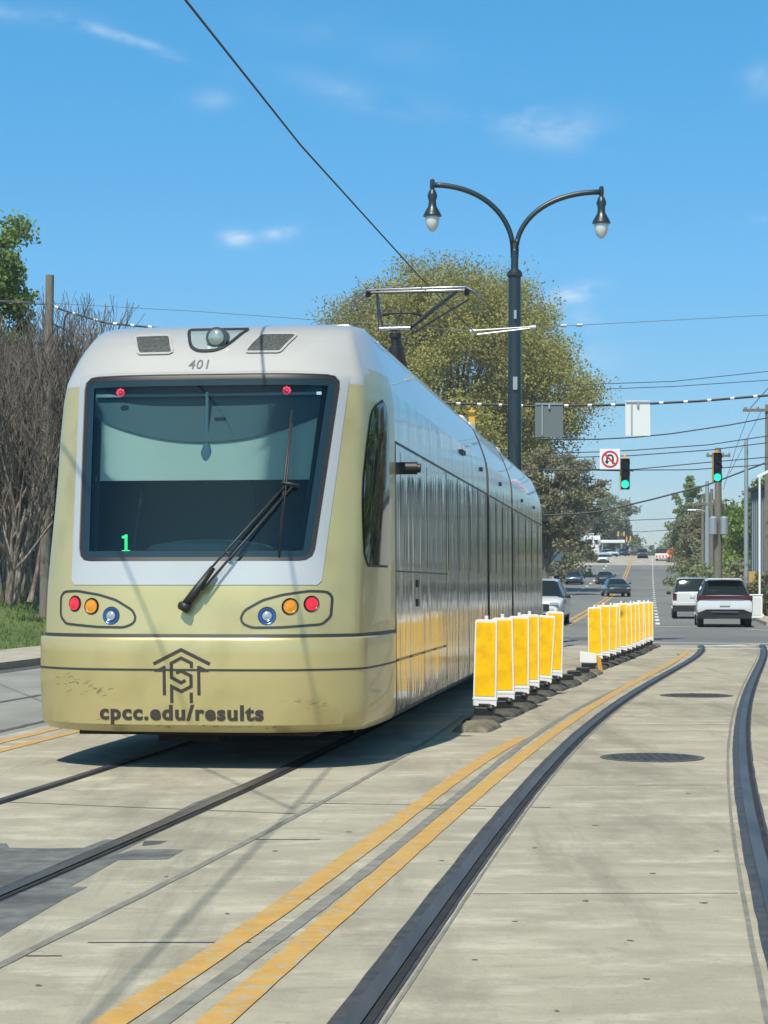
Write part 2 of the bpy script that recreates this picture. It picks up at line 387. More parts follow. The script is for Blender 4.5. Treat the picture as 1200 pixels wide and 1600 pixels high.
# transverse slab joints
for a, b in (((20, 1494), (97, 1494)), ((137, 1473), (392, 1473)), ((0, 1253), (215, 1262)), ((215, 1262), (470, 1272)), ((640, 1263), (760, 1264)),
             ((470, 1255), (660, 1258)), ((395, 1312), (500, 1312)), ((660, 1258), (860, 1262))):
    band('slab_joint', [g(*a), g(*b)], .018, .0025, M['tar'], .003, n=1, rag=.2)
for Y in (24, 32.5, 41):
    band('slab_joint', [(XC(Y) + 2, Y), (XC(Y) + 13, Y)], .02, .0025, M['tar'], .004, n=1, rag=.3)
# asphalt repair patches round the left track, with stepped edges
def patch(pxs, z=.0015, name='asphalt_patch'):
    vs = [(g(*p)[0], g(*p)[1], z) for p in pxs]; o = sheet(vs, [tuple(range(len(vs)))], name, M['patch']); o['kind'] = 'structure'
patch([(-60, 1318), (10, 1318), (15, 1325), (75, 1326), (130, 1325), (165, 1312), (210, 1312), (235, 1290), (300, 1256), (335, 1256), (332, 1262), (250, 1300), (130, 1362), (0, 1420), (-60, 1445)])
patch([(-60, 1470), (0, 1400), (130, 1352), (150, 1344), (210, 1328), (260, 1327), (288, 1328), (262, 1343), (185, 1344), (110, 1386), (137, 1386), (100, 1405), (20, 1452), (-60, 1500)], .0018)
patch([(225, 1314), (262, 1314), (250, 1319), (222, 1322)], .0017)
patch([(300, 1256), (335, 1256), (390, 1228), (372, 1228)], .0016)
# cracks and skid marks in the slabs
for Y0_ in (9.2, 14.2, 20.4, 28.5, 37.5):
    xs_ = [p for p in ((float(np.polyval(np.polyfit(np.array(RL)[:, 1], np.array(RL)[:, 0], 4), Y0_)) + .12), (float(np.polyval(np.polyfit(np.array(RR)[:, 1], np.array(RR)[:, 0], 4), Y0_)) - .14))]
    band('slab_joint', [(xs_[0], Y0_), (xs_[1], Y0_ + .02)], .012, .002, M['joint'], .003, n=1, rag=.1)
def blot(x, y, r, name, m, seed, z=.0022, ky=1.0):
    rr = random.Random(seed); X, Y_ = g(x, y); n = 26; ph = [rr.uniform(0, 6.28) for _ in range(4)]; vs = [(X, Y_, z)]
    for i in range(n):
        th = 2 * PI * i / n; q = r * (1 + .22 * math.sin(2 * th + ph[0]) + .16 * math.sin(3 * th + ph[1]) + .12 * math.sin(5 * th + ph[2]) + .07 * math.sin(9 * th + ph[3])); vs.append((X + math.cos(th) * q, Y_ + math.sin(th) * q * ky, z))
    o = sheet(vs, [(0, i + 1, (i + 1) % n + 1) for i in range(n)], name, m); o['kind'] = 'structure'
gum = mat('gum_spot', (.13, .125, .10), .8)
for i_, (x_, y_, r_) in enumerate(((915, 1408, .016), (1100, 1411, .016), (835, 1325, .014), (742, 1500, .010), (480, 1405, .012), (355, 1428, .010), (260, 1370, .012), (1010, 1530, .010), (930, 1290, .014), (1075, 1240, .015), (60, 1540, .012), (430, 1330, .014), (985, 1470, .012), (805, 1440, .010), (1120, 1330, .014), (180, 1420, .013), (545, 1300, .015), (690, 1345, .012), (1020, 1365, .013), (870, 1580, .009))):
    blot(x_, y_, r_, 'gum_spot', gum, i_, ky=1.3)
# manholes
def manhole(x, y, r, lab):
    X, Y = g(x, y); t = thing('manhole_cover', lab, 'manhole', (X, Y, .002))
    MB().lathe([(r + .05, 0), (r + .05, .004), (r, .005)], n=40).build('frame_ring', M['tar'], t)
    b = MB(); b.lathe([(r, 0), (r, .006)], n=40)
    for i in range(-5, 6):
        for j in range(-5, 6):
            if (i * i + j * j) * .0055 < r * r * .8: b.box((i * .075, j * .075, .008), (.045, .045, .005))
    b.build('lid', M['boot'], t)
manhole(1019, 1184, .38, 'round iron manhole cover in the concrete lane, nearer of the two covers')
manhole(1088, 1087, .42, 'round dark manhole cover farther up the concrete lane between the rails')
# junction markings
for (x0, x1, y) in ((1030, 1330, 1013), (1018, 1330, 1004.5), (1014, 1098, 978.5), (1168, 1230, 984)):
    band('crossing_line', [g(x0, y), g(x1, y + (2 if y > 1000 else 1.5))], .25, .005, M['white_line'], .01, n=1, rag=.3)
for x0, x1 in ((1122, 1138), (1147, 1163)):
    band('crossing_block', [g(x0, 1008.5), g(x1, 1009)], 1.6, .0062, M['white_line'], .01, n=1)
for (x0, x1, y) in ((885, 945, 968), (760, 890, 972)):
    band('crossing_line', [g(x0, y), g(x1, y)], .3, .005, M['white_line'], .01, n=1, rag=.3)
# tar smears in the junction
for (x0, x1, y, w) in ((1022, 1060, 997, .5), (860, 925, 996, .45), (858, 985, 949, 1.2)):
    band('tar_patch', [g(x0, y), g((x0 + x1) / 2, y + 1), g(x1, y)] if y > 960 else [(XR(112) - 6.5, 112), (XR(112) - 3, 112.6), (XR(112) - 1.0, 112)], w, .004, M['tar'], w * .2, n=4, rag=.3)
# far road lines
for d in (-.16, .16): band('yellow_line', [(XR(Y) + d, Y) for Y in range(71, 475, 12)], .17, .007, M['yellow_line'], n=1)
Y = 72
vsn = MB()
while Y < 420:
    ln = 3.0
    for d in (3.35,):
        vsn.add([(XR(Y) + d - .08, Y, prof_s(Y) + .007), (XR(Y) + d + .08, Y, prof_s(Y) + .007), (XR(Y + ln) + d + .08, Y + ln, prof_s(Y + ln) + .007), (XR(Y + ln) + d - .08, Y + ln, prof_s(Y + ln) + .007)], [(0, 1, 2, 3)])
    Y += 6 if Y < 90 else 8.5
tag(sheet(vsn.v, vsn.f, 'dashed_lane_line', M['white_line']), kind='structure')
band('lane_line', [(XR(Y) - 3.2, Y) for Y in (112, 130, 150, 165)], .16, .007, M['white_line'], n=1)
vsn = MB()
for Y in range(172, 420, 12):
    vsn.add([(XR(Y) - 3.4, Y, prof_s(Y) + .007), (XR(Y) - 3.15, Y, prof_s(Y) + .007), (XR(Y + 4) - 3.15, Y + 4, prof_s(Y + 4) + .007), (XR(Y + 4) - 3.4, Y + 4, prof_s(Y + 4) + .007)], [(0, 1, 2, 3)])
tag(sheet(vsn.v, vsn.f, 'dashed_lane_line', M['white_line']), kind='structure')
# guard walls of the bridge approach
def guard(name, lab, off, y0, y1, cat, m):
    t = thing(name, lab, cat, (XR(y0) + off, y0, prof_s(y0)))
    ys = [y for y in range(y0, y1 + 1, 6)]; b = MB(); b2 = MB()
    for a, c in zip(ys, ys[1:]):
        p = [Vector((XR(q) + off - (XR(y0) + off), q - y0, prof_s(q) - prof_s(y0))) for q in (a, c)]
        up = Vector((0, 0, 1))
        for k, (z0, z1, th) in enumerate(((0, .62, .22), (.62, .95, .12))):
            vs = []
            for q in p:
                for sx in (-th / 2, th / 2):
                    for z in (z0, z1): vs.append(q + Vector((sx, 0, z)))
            fs = [(0, 2, 3, 1), (4, 5, 7, 6), (0, 1, 5, 4), (2, 6, 7, 3), (1, 3, 7, 5)]
            (b if k == 0 else b2).add(vs, fs)
    b.build('wall', m, t); b2.build('rail', M['galv'], t)
guard('guard_wall', 'low pale concrete guard wall with metal rail on the left of the bridge', -9.6, 210, 390, 'guard wall', M['bridge'])
guard('guard_wall', 'low pale concrete guard wall with metal rail on the right of the bridge', 10.8, 160, 390, 'guard wall', M['bridge'])

# ================================================================== TRAM
TH = -math.atan(.133); OX, OY = -1.528, 15.32
tram = thing('tram', 'gold and silver streetcar with large rear windshield and pantograph, standing on the left track', 'tram', (OX, OY, 0), TH)
W = 1.39; LC = 1.95; NN = 4.2
BT = [(.29, .10), (.315, .06), (.352, .026), (.768, -.002), (.79, -.002), (1.0, .0), (1.025, .012), (1.03, .035), (1.06, .04), (1.43, .10), (1.63, .155), (2.4, .375), (3.1, .60), (3.14, .63), (3.30, .77), (3.38, .86), (3.50, 1.05), (3.58, 1.24), (3.63, 1.5)]
WT = [(.29, 1.345), (.34, 1.375), (.45, W), (1.02, W), (1.03, W - .012), (1.1, W - .01), (2.66, W - .012), (2.95, W - .02), (3.10, W - .04), (3.22, W - .075), (3.38, W - .135), (3.5, W - .185), (3.58, W - .225), (3.63, W - .27)]
def lerp_t(T, z):
    if z <= T[0][0]: return T[0][1]
    for (a, va), (b, vb) in zip(T, T[1:]):
        if z <= b: return va + (vb - va) * (z - a) / (b - a)
    return T[-1][1]
def b0(z): return lerp_t(BT, z)
def wz(z): return lerp_t(WT, z)
def qc(z): return .955 if z < 1.027 else .93 - .02 * min(1, (z - 1.03) / 2.0)
def c_at(z): return .60 * min(1, (LC - b0(z)) / 1.6)
def nose_b(a, z):
    q = abs(a) / wz(z); c = c_at(z); QC = qc(z); bc = b0(z) + c * QC ** 4
    if q <= QC: return b0(z) + c * q ** 4
    t = min(1, (q - QC) / (1 - QC)); return bc + (LC - bc) * (t ** 1.25)
def plan(s, z):      # s in [-1,1]; a curved nose, a soft crease, then a nearly flat cheek
    w = wz(z); sg = 1 if s >= 0 else -1; s = abs(s); c = c_at(z); QC = qc(z); S0 = .62; QA = QC - .035; ba = b0(z) + c * QA ** 4
    if s <= S0: q = s / S0 * QA; return (sg * q * w, b0(z) + c * q ** 4)
    bc = b0(z) + c * QC ** 4; rem = LC - bc; k1 = .06
    pA = Vector((QA * w, ba)); pC = Vector((QC * w, bc)); t1 = k1; pB = Vector((w * (QC + (1 - QC) * (1 - (1 - t1) ** 2.1)), bc + rem * t1))
    if s <= .72: t = (s - S0) / (.72 - S0); p = pA * (1 - t) ** 2 + pC * 2 * t * (1 - t) + pB * t * t; return (sg * p.x, p.y)
    t = min(1.0, t1 + (1 - t1) * (s - .72) / .28); return (sg * w * (QC + (1 - QC) * (1 - (1 - t) ** 2.1)), bc + rem * t)
def nose_pt(a, z, off=0.0):
    e = .01; p = Vector((a, nose_b(a, z), z))
    if off:
        da = Vector((2 * e, nose_b(a + e, z) - nose_b(a - e, z), 0)); dz = Vector((0, nose_b(a, z + e) - nose_b(a, z - e), 2 * e))
        n = da.cross(dz).normalized(); p = p + n * off
    return p
# windshield outline in (a, z)
def round_poly(pts, r, n=6):
    out = []; N_ = len(pts)
    for i in range(N_):
        p = Vector(pts[i]); a = Vector(pts[i - 1]); b = Vector(pts[(i + 1) % N_])
        rr = r[i] if isinstance(r, (list, tuple)) else r
        u = (a - p).normalized(); v = (b - p).normalized(); p0 = p + u * rr; p1 = p + v * rr
        for k in range(n + 1):
            t = k / n; out.append(tuple((1 - t) ** 2 * p0 + 2 * t * (1 - t) * p + t * t * p1))
    return out
def resample(pts, N_):
    P = [Vector(p) for p in pts] + [Vector(pts[0])]; L = [0]
    for a, b in zip(P, P[1:]): L.append(L[-1] + (b - a).length)
    out = []; j = 0
    for i in range(N_):
        t = L[-1] * i / N_
        while L[j + 1] < t: j += 1
        k = (t - L[j]) / max(L[j + 1] - L[j], 1e-9); out.append(tuple(P[j].lerp(P[j + 1], k)))
    return out
NO = 120
ws_out = resample(round_poly([(-.92, 1.615), (.945, 1.615), (1.085, 3.115), (-1.01, 3.115)], .10), NO)
def inset(poly, d):
    n = len(poly); out = []
    for i in range(n):
        a = Vector(poly[i - 1]); b = Vector(poly[(i + 1) % n]); t = (b - a).normalized(); out.append((poly[i][0] - t.y * d, poly[i][1] + t.x * d))
    return out
def inside(p, poly):
    x, y = p; c = False; n = len(poly)
    for i in range(n):
        x1, y1 = poly[i]; x2, y2 = poly[i - 1]
        if (y1 > y) != (y2 > y) and x < (x2 - x1) * (y - y1) / (y2 - y1) + x1: c = not c
    return c
def ring_mesh(outer, inner, offo, offi, name, m, parent, K=3, smooth=True, back=0.0):
    vs = []; fs = []; n = len(outer)
    for k in range(K + 1):
        t = k / K
        for i in range(n):
            a = outer[i][0] + (inner[i][0] - outer[i][0]) * t; z = outer[i][1] + (inner[i][1] - outer[i][1]) * t
            vs.append(nose_pt(a, z, offo + (offi - offo) * t))
    for k in range(K):
        for i in range(n):
            j = (i + 1) % n; fs.append((k * n + i, k * n + j, (k + 1) * n + j, (k + 1) * n + i))
    if back:   # turn the outer edge down into the shell
        b = len(vs)
        for i in range(n): vs.append(nose_pt(outer[i][0], outer[i][1], -back))
        for i in range(n): j = (i + 1) % n; fs.append((b + i, b + j, j, i))
        b = len(vs)
        for i in range(n): vs.append(nose_pt(inner[i][0], inner[i][1], -back))
        o_ = K * n
        for i in range(n): j = (i + 1) % n; fs.append((o_ + i, o_ + j, b + j, b + i))
    o = sheet(vs, fs, name, m, parent, False)
    if smooth:
        o.data.polygons.foreach_set('use_smooth', [True] * len(o.data.polygons)); o.data.set_sharp_from_angle(angle=math.radians(40))
    return o
def fill_mesh(poly, off, name, m, parent, K=8):
    n = len(poly); cx = sum(p[0] for p in poly) / n; cz = sum(p[1] for p in poly) / n
    vs = []; fs = []
    for k in range(K):
        t = k / K
        for p in poly: vs.append(nose_pt(p[0] + (cx - p[0]) * t, p[1] + (cz - p[1]) * t, off))
    vs.append(nose_pt(cx, cz, off))
    for k in range(K - 1):
        for i in range(n):
            j = (i + 1) % n; fs.append((k * n + i, k * n + j, (k + 1) * n + j, (k + 1) * n + i))
    for i in range(n): fs.append(((K - 1) * n + i, (K - 1) * n + (i + 1) % n, K * n))
    return sheet(vs, fs, name, m, parent, True)

holes = [inset(ws_out, .035)]
vent_r = [(.67, 3.485), (.39, 3.485), (.31, 3.325), (.58, 3.325)]
vent_l = [(-a, z) for a, z in vent_r][::-1]
shield = round_poly([(-.15, 3.325), (.11, 3.325), (.27, 3.56), (-.26, 3.56)], [.1, .12, .03, .03])
zs = sorted(set([t[0] for t in BT] + [t[0] for t in WT] + [.55, .65, .9, 1.2, 1.3] + [1.5 + .04 * i for i in range(41)] + [3.14, 3.17, 3.26, 3.3, 3.34, 3.42, 3.46, 3.54]))
zs = [z for i, z in enumerate(zs) if i == 0 or z - zs[i - 1] > .004]
SS = [i / 70 * .62 for i in range(71)] + [.62 + .38 * i / 26 for i in range(1, 27)]
SS = [-s for s in SS[:0:-1]] + SS
def is_gold(a, b, z):
    if z < 1.43: return True
    lim = 3.06
    if b > .95: lim = 3.06 + .15 * math.sin(min(1, (b - .95) / .35) * PI / 2)
    return z < lim
def make_shell(parent, full=True):
    V = [plan(s, z) + (z,) for z in zs for s in SS]; n = len(SS); fg = []; fsil = []
    hs = [inset(vent_l, -.0), inset(vent_r, -.0), shield]
    for i in range(len(zs) - 1):
        for k in range(n - 1):
            q = (i * n + k, i * n + k + 1, (i + 1) * n + k + 1, (i + 1) * n + k)
            a = sum(V[j][0] for j in q) / 4; b = sum(V[j][1] for j in q) / 4; z = sum(V[j][2] for j in q) / 4
            if inside((a, z), holes[0]): continue
            (fg if is_gold(a, b, z) else fsil).append(q)
    top = [(len(zs) - 1) * n + k for k in range(n)]
    V2 = list(V); c = len(V2); 
    V2 += [(V[t][0], LC, 3.645) for t in top]
    for k in range(n - 1): fsil.append((top[k], top[k + 1], c + k + 1, c + k))
    def mk(fs, name, m):
        used = sorted({j for f in fs for j in f}); mp = {j: i for i, j in enumerate(used)}
        o = sheet([V2[j] for j in used], [tuple(mp[j] for j in f) for f in fs], name, m, parent, True)
        o.data.set_sharp_from_angle(angle=math.radians(28)); return o
    mk(fg, 'cab_shell', M['gold']); mk(fsil, 'cab_roof', M['silver'])
make_shell(tram)
# silver surround under and beside the windshield, with a raised lip
sil_out = resample(round_poly([(-.985, 1.435), (.985, 1.435), (1.115, 3.16), (-1.115, 3.16)], [.02, .02, .05, .05], 3), NO)
def align(poly, ref):   # choose start index minimising distance so strips do not twist
    k = min(range(len(poly)), key=lambda i: (Vector(poly[i]) - Vector(ref[0])).length); return poly[k:] + poly[:k]
def project_outline(inner, corners):   # outer outline matched to inner by polar direction from centre
    cx, cz = 0, 2.3; out = []
    n = len(corners)
    for (a, z) in inner:
        d = Vector((a - cx, z - cz)); best = None
        for i in range(n):
            p = Vector(corners[i]) - Vector((cx, cz)); q = Vector(corners[(i + 1) % n]) - Vector((cx, cz)); e = q - p
            den = d.x * e.y - d.y * e.x
            if abs(den) < 1e-9: continue
            t = (p.x * e.y - p.y * e.x) / den; u = (p.x * d.y - p.y * d.x) / den
            if t > 0 and -1e-6 <= u <= 1 + 1e-6: best = t if best is None else min(best, t)
        out.append((cx + d.x * best, cz + d.y * best))
    return out
sil_o = project_outline(ws_out, [(-.985, 1.435), (1.01, 1.435), (1.15, 3.15), (-1.075, 3.15)])
ring_mesh(sil_o, ws_out, .006, .022, 'windshield_surround', M['silver'], tram, 4, True, back=.03)
ring_mesh(ws_out, inset(ws_out, .035), .012, .008, 'windshield_gasket', M['black'], tram, 2, True, back=.03)
wsg = fill_mesh(inset(ws_out, .03), .004, 'windshield', M['windshield'], tram, 10)
ring_mesh(inset(ws_out, -.03), inset(ws_out, .11), -.035, -.07, 'inner_frame', M['black'], tram, 2)
# black print border on the glass and the band at the top
ring_mesh(inset(ws_out, .03), inset(ws_out, .085), .0065, .0065, 'glass_border', mat('glass_print', (.012, .03, .04), .08, 0, .6), tram, 2)
# ---- cab interior
cabdark = mat('cab_interior', (.075, .17, .22), .7); cabmid = mat('cab_panel', (.04, .10, .125), .6)
def a_poly(pts, bfun, name, m, th=.02, parent=tram):
    P = [(a, bfun(z), z) for a, z in pts]; b = MB(); n = len(P)
    b.add(P + [(x, y + th, z) for x, y, z in P], [tuple(range(n)), tuple(range(n, 2 * n))[::-1]] + [(i, (i + 1) % n, n + (i + 1) % n, n + i) for i in range(n)])
    return b.build(name, m, parent)
ib = MB(); ib.box((0, 1.9, 2.2), (2.3, .04, 1.9)); ib.box((-1.12, 1.45, 2.1), (.03, .86, 1.8)); ib.box((1.12, 1.45, 2.1), (.03, .86, 1.8)); ib.box((0, 1.45, 3.1), (2.1, .86, .03))
ib.build('cab_lining', cabdark, tram)
refl_panel_b = lambda z: b0(z) + .16
def arc_pts(a0, a1, z0, sag, n=18): return [(a0 + (a1 - a0) * i / n, z0 - sag * (1 - (2 * i / n - 1) ** 2)) for i in range(n + 1)]
a_poly([(-.86, 2.27), (.88, 2.27), (.92, 2.80)] + [(.92 - 1.8 * i / 16, 2.80 - .17 * (1 - (2 * i / 16 - 1) ** 2)) for i in range(1, 16)] + [(-.86, 2.80)], refl_panel_b, 'sun_blind', mat('pale_blind', (.50, .56, .49), .7))  # pale panel behind the glass, stands in for the reflection on the windshield
a_poly([(-.93, 2.81)] + arc_pts(-.9, .93, 2.78, .2)[1:] + [(.95, 3.08), (-.92, 3.08)], lambda z: b0(z) + .14, 'header_panel', cabmid)
a_poly([(-.9, 2.98), (.95, 2.98), (.95, 2.955), (-.9, 2.955)], lambda z: b0(z) + .10, 'header_trim', mat('trim_grey', (.2, .32, .36), .5))
db = MB(); db.lathe([(0.02, 1.66), (.50, 1.67), (.56, 1.71), (.50, 1.76), (.25, 1.80), (.02, 1.81)], (0, .95, 0), 32); db.build('dashboard', mat('dash', (.16, .27, .28), .6), tram, True)
db = MB(); db.box((0, .95, 1.58), (1.9, 1.2, .12)); db.build('console', mat('console', (.10, .17, .18), .6), tram, bevel=.02)
ms = MB(); ms.lathe([(.01, 2.25), (.045, 2.27), (.055, 2.31), (.055, 2.50), (.03, 2.56), (.012, 2.60), (.012, 2.98)], (.03, .60, 0), 16); ms.build('cab_camera', cabdark, tram, True)
ms = MB(); ms.box((.12, .58, 2.85), (.09, .02, .015)); ms.build('inside_lamp', M['chrome'], tram)
ms = MB(); ms.tube([(-.55, .5, 1.7), (-.5, .62, 2.25)], .012); ms.build('grab_pole', M['dark'], tram)
def text_mesh(body, size, off=0.0, shear=0.0, spacing=1.0):
    cu = bpy.data.curves.new('t', 'FONT'); cu.body = body; cu.size = size; cu.align_x = 'CENTER'; cu.offset = off; cu.shear = shear; cu.space_character = spacing
    cu.resolution_u = 4
    o = bpy.data.objects.new('t', cu); col.objects.link(o); dg = bpy.context.evaluated_depsgraph_get(); dg.update()
    me = o.evaluated_get(dg).to_mesh(); vs = [v.co.copy() for v in me.vertices]; fs = [tuple(p.vertices) for p in me.polygons]
    o.evaluated_get(dg).to_mesh_clear(); bpy.data.objects.remove(o); bpy.data.curves.remove(cu); return vs, fs
def nose_text(body, size, a0, z0, name, m, off=0.0, spacing=1.0, sx=1.0, lift=.004):
    vs, fs = text_mesh(body, size, off, 0, spacing); return sheet([nose_pt(a0 + v.x * sx, z0 + v.y, lift) for v in vs], fs, name, m, tram)
nose_text('cpcc.edu/results', .160, -.05, .393, 'lettering', M['letter'], .0065, 1.12, 1.10)
nose_text('401', .115, -.05, 3.175, 'fleet_number', mat('grey_letter', (.10, .11, .12), .5), .001, 1.1, 1.0)
# emblem: bars in logo coordinates (photo crop), converted to metres
def emblem():
    b = MB(); 
    def T(x, y): return (-.04 + (x - 350) / 1200 * 210 / 203, .945 - (y - 100) / 1200 * 210 / 203)
    def bar(pts, w=26, cut=None):
        P = [Vector(p) for p in pts]; Lf = []; Rt = []
        for i, p in enumerate(P):
            d0 = (p - P[i - 1]).normalized() if i else (P[1] - p).normalized(); d1 = (P[i + 1] - p).normalized() if i < len(P) - 1 else d0
            n0 = Vector((-d0.y, d0.x)); n1 = Vector((-d1.y, d1.x)); m_ = (n0 + n1).normalized(); k = w * 1.12 / 2 / max(m_.dot(n0), .4)
            Lf.append(p + m_ * k); Rt.append(p - m_ * k)
        vs = Lf + Rt; n = len(P)
        b.add([nose_pt(*T(*v), .003) for v in vs], [(i, i + 1, n + i + 1, n + i) for i in range(n - 1)])
    bar([(97, 240), (350, 112), (615, 240)], 27)
    bar([(105, 305), (205, 258)], 10); bar([(195, 258), (195, 520)], 26); bar([(105, 303), (195, 303)], 12); bar([(120, 300), (185, 275)], 18)
    bar([(608, 303), (510, 258)], 10); bar([(512, 258), (512, 520)], 26); bar([(600, 303), (515, 303)], 12); bar([(590, 298), (525, 275)], 18)
    bar([(446, 275), (446, 232), (350, 186), (262, 232), (262, 360), (350, 408), (390, 385)], 26)
    bar([(305, 320), (350, 302), (441, 345), (441, 440), (350, 486), (262, 442), (262, 590)], 26)
    bar([(441, 495), (441, 590)], 26)
    return sheet(b.v, b.f, 'emblem', M['letter'], tram)
emblem()
rs_ = random.Random(4); sm = MB()
for (a0, z0, n_, sp_) in ((-.93, .66, 26, .10), (-.75, .60, 12, .06), (.9, .5, 14, .10), (.2, .34, 16, .5), (-.5, .34, 16, .45)):
    for _ in range(n_):
        a = a0 + rs_.gauss(0, sp_); z = z0 + rs_.gauss(0, .02 if z0 < .4 else .035); ln = rs_.uniform(.01, .05); th = rs_.uniform(.001, .004); sl = rs_.uniform(-.2, .6)
        if z < .325 or abs(a) > 1.15: continue
        sm.add([nose_pt(a, z, .002), nose_pt(a + ln, z + ln * sl, .002), nose_pt(a + ln, z + ln * sl + th, .002), nose_pt(a, z + th, .002)], [(0, 1, 2, 3)])
sheet(sm.v, sm.f, 'scuff_marks', mat('scuff', (.20, .18, .09), .7), tram)['kind'] = 'stuff'
# grooves round the bumper
def groove(z, h, name, m, off=.004, s0=-1, s1=1):
    vs = []; fs = []; n = 140
    for i in range(n + 1):
        s = s0 + (s1 - s0) * i / n
        for zz in (z - h / 2, z + h / 2):
            a, b = plan(s, zz); c = Vector((a, b, zz)); nrm = Vector((a / W * .6 if abs(s) > .6 else 0, -1 if abs(s) < .85 else -.2, 0))
            if abs(s) > .6: a2, b2 = plan(min(1, abs(s) + .01) * (1 if s > 0 else -1), zz); a1, b1 = plan((abs(s) - .01) * (1 if s > 0 else -1), zz); tv = Vector((a2 - a1, b2 - b1, 0)); nrm = Vector((tv.y, -tv.x, 0)) * (1 if s > 0 else -1)
            vs.append(c + nrm.normalized() * off)
    for i in range(n): fs.append((2 * i, 2 * i + 2, 2 * i + 3, 2 * i + 1))
    return sheet(vs, fs, name, m, tram, True)
groove(1.042, .026, 'bumper_groove', M['seam'], .003); groove(.779, .016, 'bumper_seam', M['seam'], .003)
# lamp clusters
def disc_on(a, z, r, off, name, m, parent, n=24, dome=0.0):
    vs = []; fs = []; K = 4
    c = nose_pt(a, z, 0); e = .01
    da = Vector((2 * e, nose_b(a + e, z) - nose_b(a - e, z), 0)).normalized(); dz = Vector((0, nose_b(a, z + e) - nose_b(a, z - e), 2 * e)).normalized(); nn = da.cross(dz).normalized()
    for k in range(K + 1):
        q = k / K
        for i in range(n):
            th = 2 * PI * i / n; vs.append(c + (da * math.cos(th) + dz * math.sin(th)) * r * (1 - q * .999) + nn * (off + dome * (1 - (1 - q) ** 2)))
    for k in range(K):
        for i in range(n): j = (i + 1) % n; fs.append((k * n + i, k * n + j, (k + 1) * n + j, (k + 1) * n + i))
    b = len(vs)
    for i in range(n): th = 2 * PI * i / n; vs.append(c + (da * math.cos(th) + dz * math.sin(th)) * r - nn * .02)
    for i in range(n): j = (i + 1) % n; fs.append((i, j, b + j, b + i))
    return sheet(vs, fs, name, m, parent, True)
lens_red = noise_mat('tail_lens', (.45, .01, .02), (.65, .03, .05), 60, .15); lens_red.node_tree.nodes['Principled BSDF'].inputs['Emission Color'].default_value = (1, .03, .05, 1); lens_red.node_tree.nodes['Principled BSDF'].inputs['Emission Strength'].default_value = .25
lens_amb = noise_mat('amber_lens', (.55, .2, .01), (.70, .28, .02), 60, .15)
blue_reflection = mat('headlamp_ring', (.05, .12, .28), .2, .5)  # blue reflection put into the headlamp rim and reflector colour
for sg in (-1, 1):
    ol = [(376, 966), (382, 954), (410, 938), (440, 929.5), (480, 923.5), (506, 924.5), (513.5, 932), (512, 964), (500, 976), (440, 980.5), (395, 981), (380, 975)]
    poly = [(sg * (x - 292) / 203 * 1.0, 1.43 - (y - 915) / 203) for x, y in ol]
    if sg > 0: poly = poly[::-1]
    poly = resample(round_poly(poly, .02, 3), 60)
    if sum(poly[i - 1][0] * poly[i][1] - poly[i][0] * poly[i - 1][1] for i in range(60)) < 0: poly = poly[::-1]
    cl = ring_mesh(inset(poly, -.009), inset(poly, .009), .004, .004, 'lamp_cluster', M['seam'], tram, 1)
    for a, z, r, kind in ((.945, 1.288, .052, 'r'), (.79, 1.268, .054, 'a'), (.618, 1.196, .058, 'w')):
        disc_on(sg * a, z, r + .013, .004, 'lamp_rim', M['black'] if kind != 'w' else blue_reflection, cl)
        if kind == 'w':
            disc_on(sg * a, z, r - .008, .008, 'reflector', blue_reflection, cl, dome=-.004); disc_on(sg * a, z, .036, .010, 'headlamp', M['headlens'], cl, dome=.012)
        else: disc_on(sg * a, z, r, .008, 'tail_lamp' if kind == 'r' else 'turn_lamp', lens_red if kind == 'r' else lens_amb, cl, dome=.01)
# red marker rosettes behind glass and route digit
redon = mat('red_marker', (.6, .02, .05), .3, emit=(1, .08, .14), estr=.45)
for a in (-.68, .68):
    c = Vector((a, b0(2.98) + .03, 2.985)); b = MB()
    for k in range(8):
        th = k * PI / 4; b.lathe([(.012, 0), (.012, .004)], (0, 0, 0), 8) if False else None
        ctr = c + Vector((math.cos(th) * .026, 0, math.sin(th) * .026)); b.prism([ctr + Vector((math.cos(q * PI / 4) * .0105, 0, math.sin(q * PI / 4) * .0105)) for q in range(8)], .004)
    b.prism([c + Vector((math.cos(q * PI / 4) * .011, 0, math.sin(q * PI / 4) * .011)) for q in range(8)], .004)
    b.build('marker_lamp', redon, tram)
gon = mat('route_led', (.0, .5, .1), .3, emit=(.03, 1, .22), estr=1.4)
b = MB(); X0 = -.535; Z0 = 1.70; Bq = b0(1.75) + .03
b.box((X0, Bq, Z0 + .065), (.020, .01, .13)); b.box((X0 - .016, Bq, Z0 + .112), (.03, .01, .017)); b.box((X0, Bq, Z0 + .0), (.062, .01, .018)); b.build('route_digit', gon, tram)
# vents in the silver brow: thin frames round recessed dark grilles
for v in (vent_l, vent_r):
    o_ = resample(round_poly(v, .012, 2), 48)
    if sum(o_[i - 1][0] * o_[i][1] - o_[i][0] * o_[i - 1][1] for i in range(48)) < 0: o_ = o_[::-1]
    fr = ring_mesh(inset(o_, -.02), o_, .012, .010, 'vent_frame', M['silver'], tram, 1, back=.0)
    fill_mesh(o_, .004, 'vent_grille', noise_mat('vent_mesh', (.03, .035, .035), (.09, .10, .09), 40, .6), fr, 5)
o_ = resample(shield, 60)
if sum(o_[i - 1][0] * o_[i][1] - o_[i][0] * o_[i - 1][1] for i in range(60)) < 0: o_ = o_[::-1]
fr = ring_mesh(inset(o_, -.004), inset(o_, .02), .010, .010, 'headlight_frame', M['dark'], tram, 1)
fill_mesh(inset(o_, .02), .005, 'headlight_housing', mat('lamp_housing', (.42, .50, .47), .15, .3, coat=1), fr, 6)
